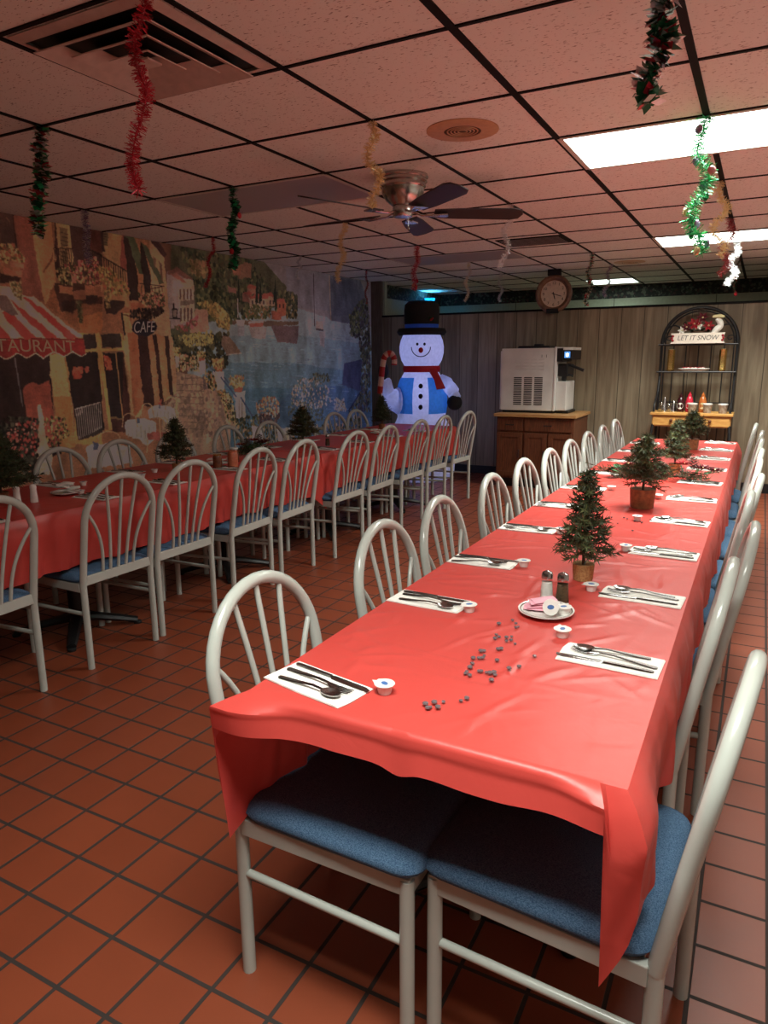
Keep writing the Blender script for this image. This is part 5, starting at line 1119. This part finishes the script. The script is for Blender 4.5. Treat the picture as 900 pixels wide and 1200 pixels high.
for c_ in range(4):
    for k in range(4): lv.tube([(-.15+.085*c_,-.2005,.47+.033*k),(-.09+.085*c_,-.2005,.47+.033*k)], .006, 8, flat=.6)
lv.build('pressed_louvres', K['mach'], mc)
sl = MB()
for x in (.135,.185): sl.box((x,-.2025,.59), (x+.004,-.1985,.62))
sl.build('slots', K['black'], mc, 0)
tp = MB(); tp.loft([[(x,y,.69) for x,y in rrect(.36,.34,.03,3,.02,.02)],[(x,y,.715) for x,y in rrect(.34,.32,.03,3,.02,.02)]]); tp.loft([[(x,y,.715) for x,y in rrect(.10,.1,.02,3,.04,.02)],[(x,y,.735) for x,y in rrect(.09,.09,.02,3,.04,.02)]]); tp.build('hopper_lid', K['black'], mc, 40)
MB().box((.295,-.17,.03), (.405,.20,.34)).build('front_panel', K['mach'], mc, 0, .006)
MB().box((.295,-.19,.545), (.36,.23,.685)).build('control_head', K['black'], mc, 0, .006)
cp = MB().box((.36,-.19,.565), (.455,.23,.665)).build('control_panel', K['black'], mc, 0, .006)
MB().box((.36,-.19,.666), (.455,.23,.695)).build('control_cap', K['mach'], mc, 0, .004)
MB().box((.375,-.1925,.585), (.435,-.1902,.65)).build('screen', K['screen'], cp, 0, label='lit blue screen')
sx_ = MB(); sx_.prism([(.39,.60),(.405,.592),(.42,.60),(.424,.635),(.414,.628),(.405,.642),(.396,.628),(.386,.635)], -.1936, -.1926, 0, 'xz'); sx_.build('screen_mark', K['screenw'], cp, 0)
MB().box((.295,-.13,.39), (.40,.17,.52)).build('dispensing_head', K['black'], mc, 0, .008)
hd = MB(); hd.tube([(.39,-.08,.515),(.44,-.08,.50),(.56,-.08,.452)], [.012,.014,.017], 10); hd.build('draw_handle', K['black'], mc)
sp = MB(); sp.lathe([(.02,.34),(.026,.36),(.026,.40)], 12, 0, (.355,-.08,0)); sp.tube([(.39,-.08,.41),(.44,-.08,.40),(.445,-.08,.385)], .01, 8); sp.build('nozzle', K['black'], mc)
MB().box((.30,-.15,.0), (.43,.19,.03)).build('drip_tray', K['black'], mc, 0, .004)

# ------------------------------------------------------------------ wrought-iron rack
rk = thing('bakers_rack', 'arched black iron rack with a wooden drawer shelf, by the back wall', 'rack', (-.60, 7.95, 0))
HW = .355
for s in (-1, 1):
    p = MB(); p.tube([(s*HW,.08,.0),(s*HW,.08,1.53)], .014, 10); p.tube([(s*(HW-.03),.08,.86),(s*(HW-.03),.08,1.53)], .007, 8); p.build('post', K['black'], rk)
    f = MB(); f.tube(spline([(s*HW,-.20,.72),(s*(HW+.015),-.22,.55),(s*(HW-.01),-.2,.35),(s*HW,-.19,.12),(s*(HW+.02),-.2,0)], 6), .014, 10); f.build('leg', K['black'], rk)
    b = MB(); b.tube(spline([(s*HW,.08,1.20),(s*HW,-.02,1.02),(s*HW,-.17,.93),(s*HW,-.2,.845)], 6), .011, 8); b.build('side_brace', K['black'], rk)
    sc_ = MB()
    sc_.tube(spline([(s*(HW-.02),.08,1.54),(s*(HW-.03),.08,1.66),(s*(HW-.10),.08,1.71),(s*(HW-.17),.08,1.68),(s*(HW-.22),.08,1.58),(s*(HW-.22),.08,1.53)], 6), .008, 8)
    sc_.tube([(s*(HW-.07)+.045*math.cos(q*.5)*(1-q/16), .08, 1.575+.035*math.sin(q*.5)*(1-q/16)) for q in range(14)], .006, 6); sc_.build('scroll', K['black'], rk)
arch = [(HW*math.cos(PI-PI*i/28), .08, 1.53+.35*math.sin(PI*i/28)) for i in range(29)]
MB().tube(arch, .017, 10).build('arch', K['black'], rk); 
MB().tube([(x*.91, y, 1.53+(z-1.53)*.91) for x, y, z in arch], .008, 8).build('inner_arch', K['black'], rk)
for nm, z, y0 in (('upper', 1.515, -.10), ('middle', 1.245, -.12)):
    m_ = MB(); m_.tube([(-HW-.01,y0,z),(HW+.01,y0,z)], .008, 8); m_.tube([(-HW,.08,z),(HW,.08,z)], .008, 8)
    for k in range(2): m_.tube([((2*k-1)*HW,y0,z),((2*k-1)*HW,.08,z)], .008, 8)
    for k in range(11): m_.tube([(-HW+HW*2*(k+1)/12,y0,z),(-HW+HW*2*(k+1)/12,.08,z)], .004, 6)
    m_.build('wire_shelf', K['black'], rk)
for k in range(5):
    x = -HW+HW*2*(k+1)/6; MB().tube([(x,.085,.86),(x,.085,1.52)], .006, 6).build('back_bar', K['black'], rk)
MB().tube([(-HW,.085,.93),(HW,.085,.93)], .006, 6).build('back_bar', K['black'], rk)
K['pine'] = mat('yellow_pine', lin((222,170,96)), .45, col2=lin((200,144,76)), scale=14, stretch=(1,9,9))
MB().box((-.385,-.235,.815), (.385,.11,.842)).build('counter', K['pine'], rk, 0, .003, label='yellow pine counter')
MB().box((-.365,-.205,.70), (.365,.09,.815)).build('drawer_box', K['pine'], rk, 0)
for s in (-1, 1):
    d = MB().box((.01 if s > 0 else -.355,-.217,.712), (.355 if s > 0 else -.01,-.2055,.808)).build('drawer', K['pine'], rk, 0, .002)
    MB().ball((s*.18,-.232,.765), .016, 0, 12, 8).build('knob', K['wood_dark'], d)
lw = MB(); lw.box((-HW,-.18,.24), (HW,.08,.255))
lw.build('lower_shelf', K['black'], rk, 0)
lb = MB()
for k in range(9): lb.tube([(-HW+.08*k+.03,.085,.255),(-HW+.08*k+.03,.085,.70)], .005, 6)
lb.build('lower_bars', K['black'], rk)
# sign and arrangement
SXc, SYc, SZc = -.605, 7.83, 1.524
sg = thing('wooden_sign', 'white wooden sign reading let it snow on the top rack shelf', 'sign', (SXc, SYc, SZc), .0)
o2 = [(-.25,0),(.25,0),(.235,.03),(.25,.05),(.235,.07),(.25,.102),(-.25,.102),(-.235,.07),(-.25,.05),(-.235,.03)]
K['signw'] = mat('whitewashed_board', lin((236,224,208)), .7, scale=20)
MB().prism(o2, -.008, .008, 0, 'xz').build('board', K['signw'], sg, 0, .002)
K['ink'] = mat('grey_paint', lin((96,90,88)), .7)
text_obj('lettering', 'LET IT SNOW', .066, K['ink'], sg, Matrix.Translation((0,-.0095,.053)) @ RX, .0005, .22, 'CENTER', .93)
for s in (-1, 1):
    d = MB()
    for k in range(3): d.ball((s*(.235-.008*abs(k-1)), -.011, .03+.022*k), .012, 0, 8, 6, (1,.5,1))
    d.build('red_end', K['redleaf'], sg)
rr = random.Random(9)
ar = thing('floral_arrangement', 'red and white flower arrangement inside the rack arch above the sign', 'flower arrangement', (-.595, 7.93, 1.524))
fo = MB()
for k in range(30): leaf(fo, (rr.uniform(-.16,.16),0,.10+rr.uniform(0,.1)), rr.uniform(0,6.3), rr.uniform(.05,.1), 0, rr, rr.uniform(.1,1.2))
MB().lathe([(.06,0),(.075,.06),(.08,.12),(.0001,.12)], 16).build('basket', K['twig'], ar)
fo.build('leaves', K['needle'], ar, 0)
for (x, z, r, mi) in ((-.05,.19,.07,'redleaf'),(.08,.17,.06,'redleaf'),(-.12,.16,.05,'darkred'),(.02,.25,.06,'darkred'),(-.01,.17,.05,'star'),(.13,.13,.05,'darkred'),(-.16,.13,.045,'star')):
    b = MB(); flower(b, (0,0,0), r, 0, rr, 1); b.xf(Matrix.Translation((x,-.06,z)) @ Matrix.Rotation(math.radians(70),4,'X')); b.build('blossom', [K[mi], K['cream']], ar, 0)
pc = MB(); pinecone(pc, (.0,-.02,.30), .045, 0, rr); pc.build('pinecone', K['cone'], ar, 0)
fg = thing('bird_ornament', 'small white bird ornament with tan hat beside the rack flowers', 'ornament', (-.43, 7.85, 1.524))
MB().lathe([(.0001,.0),(.03,0),(.02,.02),(.02,.10),(.0001,.10)], 14).build('stand', K['twig'], fg)
bb = MB(); bb.tube(spline([(-.05,0,.09),(-.01,0,.13),(.025,0,.17),(.01,0,.21),(-.02,0,.235)], 5), [.012,.016,.02,.026,.03,.032,.032,.031,.03,.028,.026,.026,.027,.028,.028,.028,.026,.024,.022,.02,.014], 10); bb.build('body', K['star'], fg)
MB().prism([(-.055,.245),(.05,.245),(.055,.26),(.02,.275),(-.05,.268)], -.03, .03, 0, 'xz').build('hat', K['cream'], fg, 0)
# things on the rack
for x, l in ((-.895+.05, 'left gold candle lantern on the middle rack shelf'), (-.335-.03, 'right gold candle lantern on the middle rack shelf')):
    t = thing('gold_candle', l, 'candle holder', (x, 7.93, 1.254), 0, 'gold candle holders on the rack')
    MB().lathe([(.0001,0),(.034,0),(.036,.01),(.034,.02),(.034,.20),(.036,.21),(.030,.212),(.028,.19),(.0001,.19)], 6).build('cylinder', K['gold'], t, 20)
    MB().lathe([(.0001,.19),(.024,.19),(.022,.218),(.0001,.22)], 12).build('candle', K['cream'], t)
pl = thing('sweets_plate', 'long plate of red and white sweets on the middle rack shelf', 'plate', (-.62, 7.90, 1.254))
pp = MB(); pp.loft([[(x*s, y*s, z) for x, y in rrect(.30,.14,.06,6)] for s, z in ((.7,0),(.75,.004),(1,.022),(1,.026),(.74,.008),(.1,.007))]); pp.build('plate', K['china'], pl)
for k in range(6):
    b = MB(); b.ball((-.09+.035*k,rr.uniform(-.02,.02),.024), .02, 0, 10, 6, (1,.8,.6)); b.tube([(-.09+.035*k-.012,-.01,.034),(-.09+.035*k+.012,.01,.034)], .006, 6, 1); b.build('sweet', [K['star'], K['redleaf']], pl)
CZ2 = .8425
def bottle(x, y, mt, lid, lab_, label, h=.19, r=.036):
    t = thing('sauce_bottle', label, 'bottle', (x, y, CZ2))
    MB().lathe([(.0001,0),(r*.95,0),(r,.006),(r,h*.55),(r*.75,h*.72),(r*.42,h*.80),(.0001,h*.80)], 20).build('body', mt, t)
    MB().lathe([(r*.5,h*.80),(r*.5,h*.88),(r*.2,h*.92),(r*.12,h),(.0001,h*1.01)], 14).build('cap', lid, t)
    o = MB(); n = 20; z0 = h*.32; 
    o.add([(1.012*r*math.sin(.85*math.cos(2*PI*i/n)), -1.012*r*math.cos(.85*math.cos(2*PI*i/n)), z0+.032*math.sin(2*PI*i/n)) for i in range(n)]+[(0,-1.012*r,z0)], [(i,(i+1) % n,n) for i in range(n)])
    lb_ = o.build('label', lab_, t)
    q = MB()
    for z in (z0-.008,z0+.006): q.tube([(1.02*r*math.sin(a), -1.02*r*math.cos(a), z+.004*math.sin(a*9)) for a in [-.45+.1*i for i in range(10)]], .0022, 5)
    q.build('print', mt, lb_)
K['choc'] = mat('dark_chocolate_sauce', lin((58,20,24)), .25); K['straw'] = mat('strawberry_sauce', lin((206,44,66)), .25); K['caramel'] = mat('caramel_sauce', lin((186,104,50)), .25)
bottle(-.715, 7.87, K['choc'], K['choc'], K['star'], 'dark red sauce bottle with white oval label on the pine counter')
bottle(-.635, 7.90, K['straw'], K['straw'], K['star'], 'bright red sauce bottle behind the first tub on the pine counter', .20)
bottle(-.51, 7.90, K['caramel'], K['caramel'], K['cream'], 'caramel-coloured sauce bottle between the tubs on the pine counter', .20)
K['tub'] = mat('translucent_tub', lin((196,180,160)), .3, transl=.3, col2=lin((150,120,96)), scale=40)
for x, y, l in ((-.595, 7.80, 'white-lidded topping tub in front of the red bottle'), (-.455, 7.79, 'white-lidded topping tub right of the caramel bottle'), (-.315, 7.79, 'white-lidded topping tub nearest the right post of the rack')):
    t = thing('topping_tub', l, 'tub', (x, y, CZ2), 0, 'topping tubs on the rack counter')
    MB().lathe([(.0001,0),(.036,0),(.043,.082),(.0001,.082)], 24).build('body', K['tub'], t); MB().lathe([(.046,.080),(.047,.092),(.04,.096),(.0001,.096)], 24).build('lid', K['white'], t)
for i, (x, y, h) in enumerate(((-.895,7.83,.10),(-.875,7.93,.145),(-.82,7.82,.085),(-.785,7.93,.11))):
    t = thing('sundae_glass', 'upturned clear sundae glass on the pine counter, %s from the left' % ORD[i], 'glass', (x, y, CZ2), 0, 'upturned sundae glasses')
    MB().lathe([(.034,0),(.033,.002),(.024,h*.5),(.012,h*.86),(.004,h),(.0001,h),(.0001,h-.004),(.010,h*.84),(.022,h*.5),(.031,0)], 24, cap=False).build('bowl', K['steel'] if i in (1,3) else K['glass'], t)
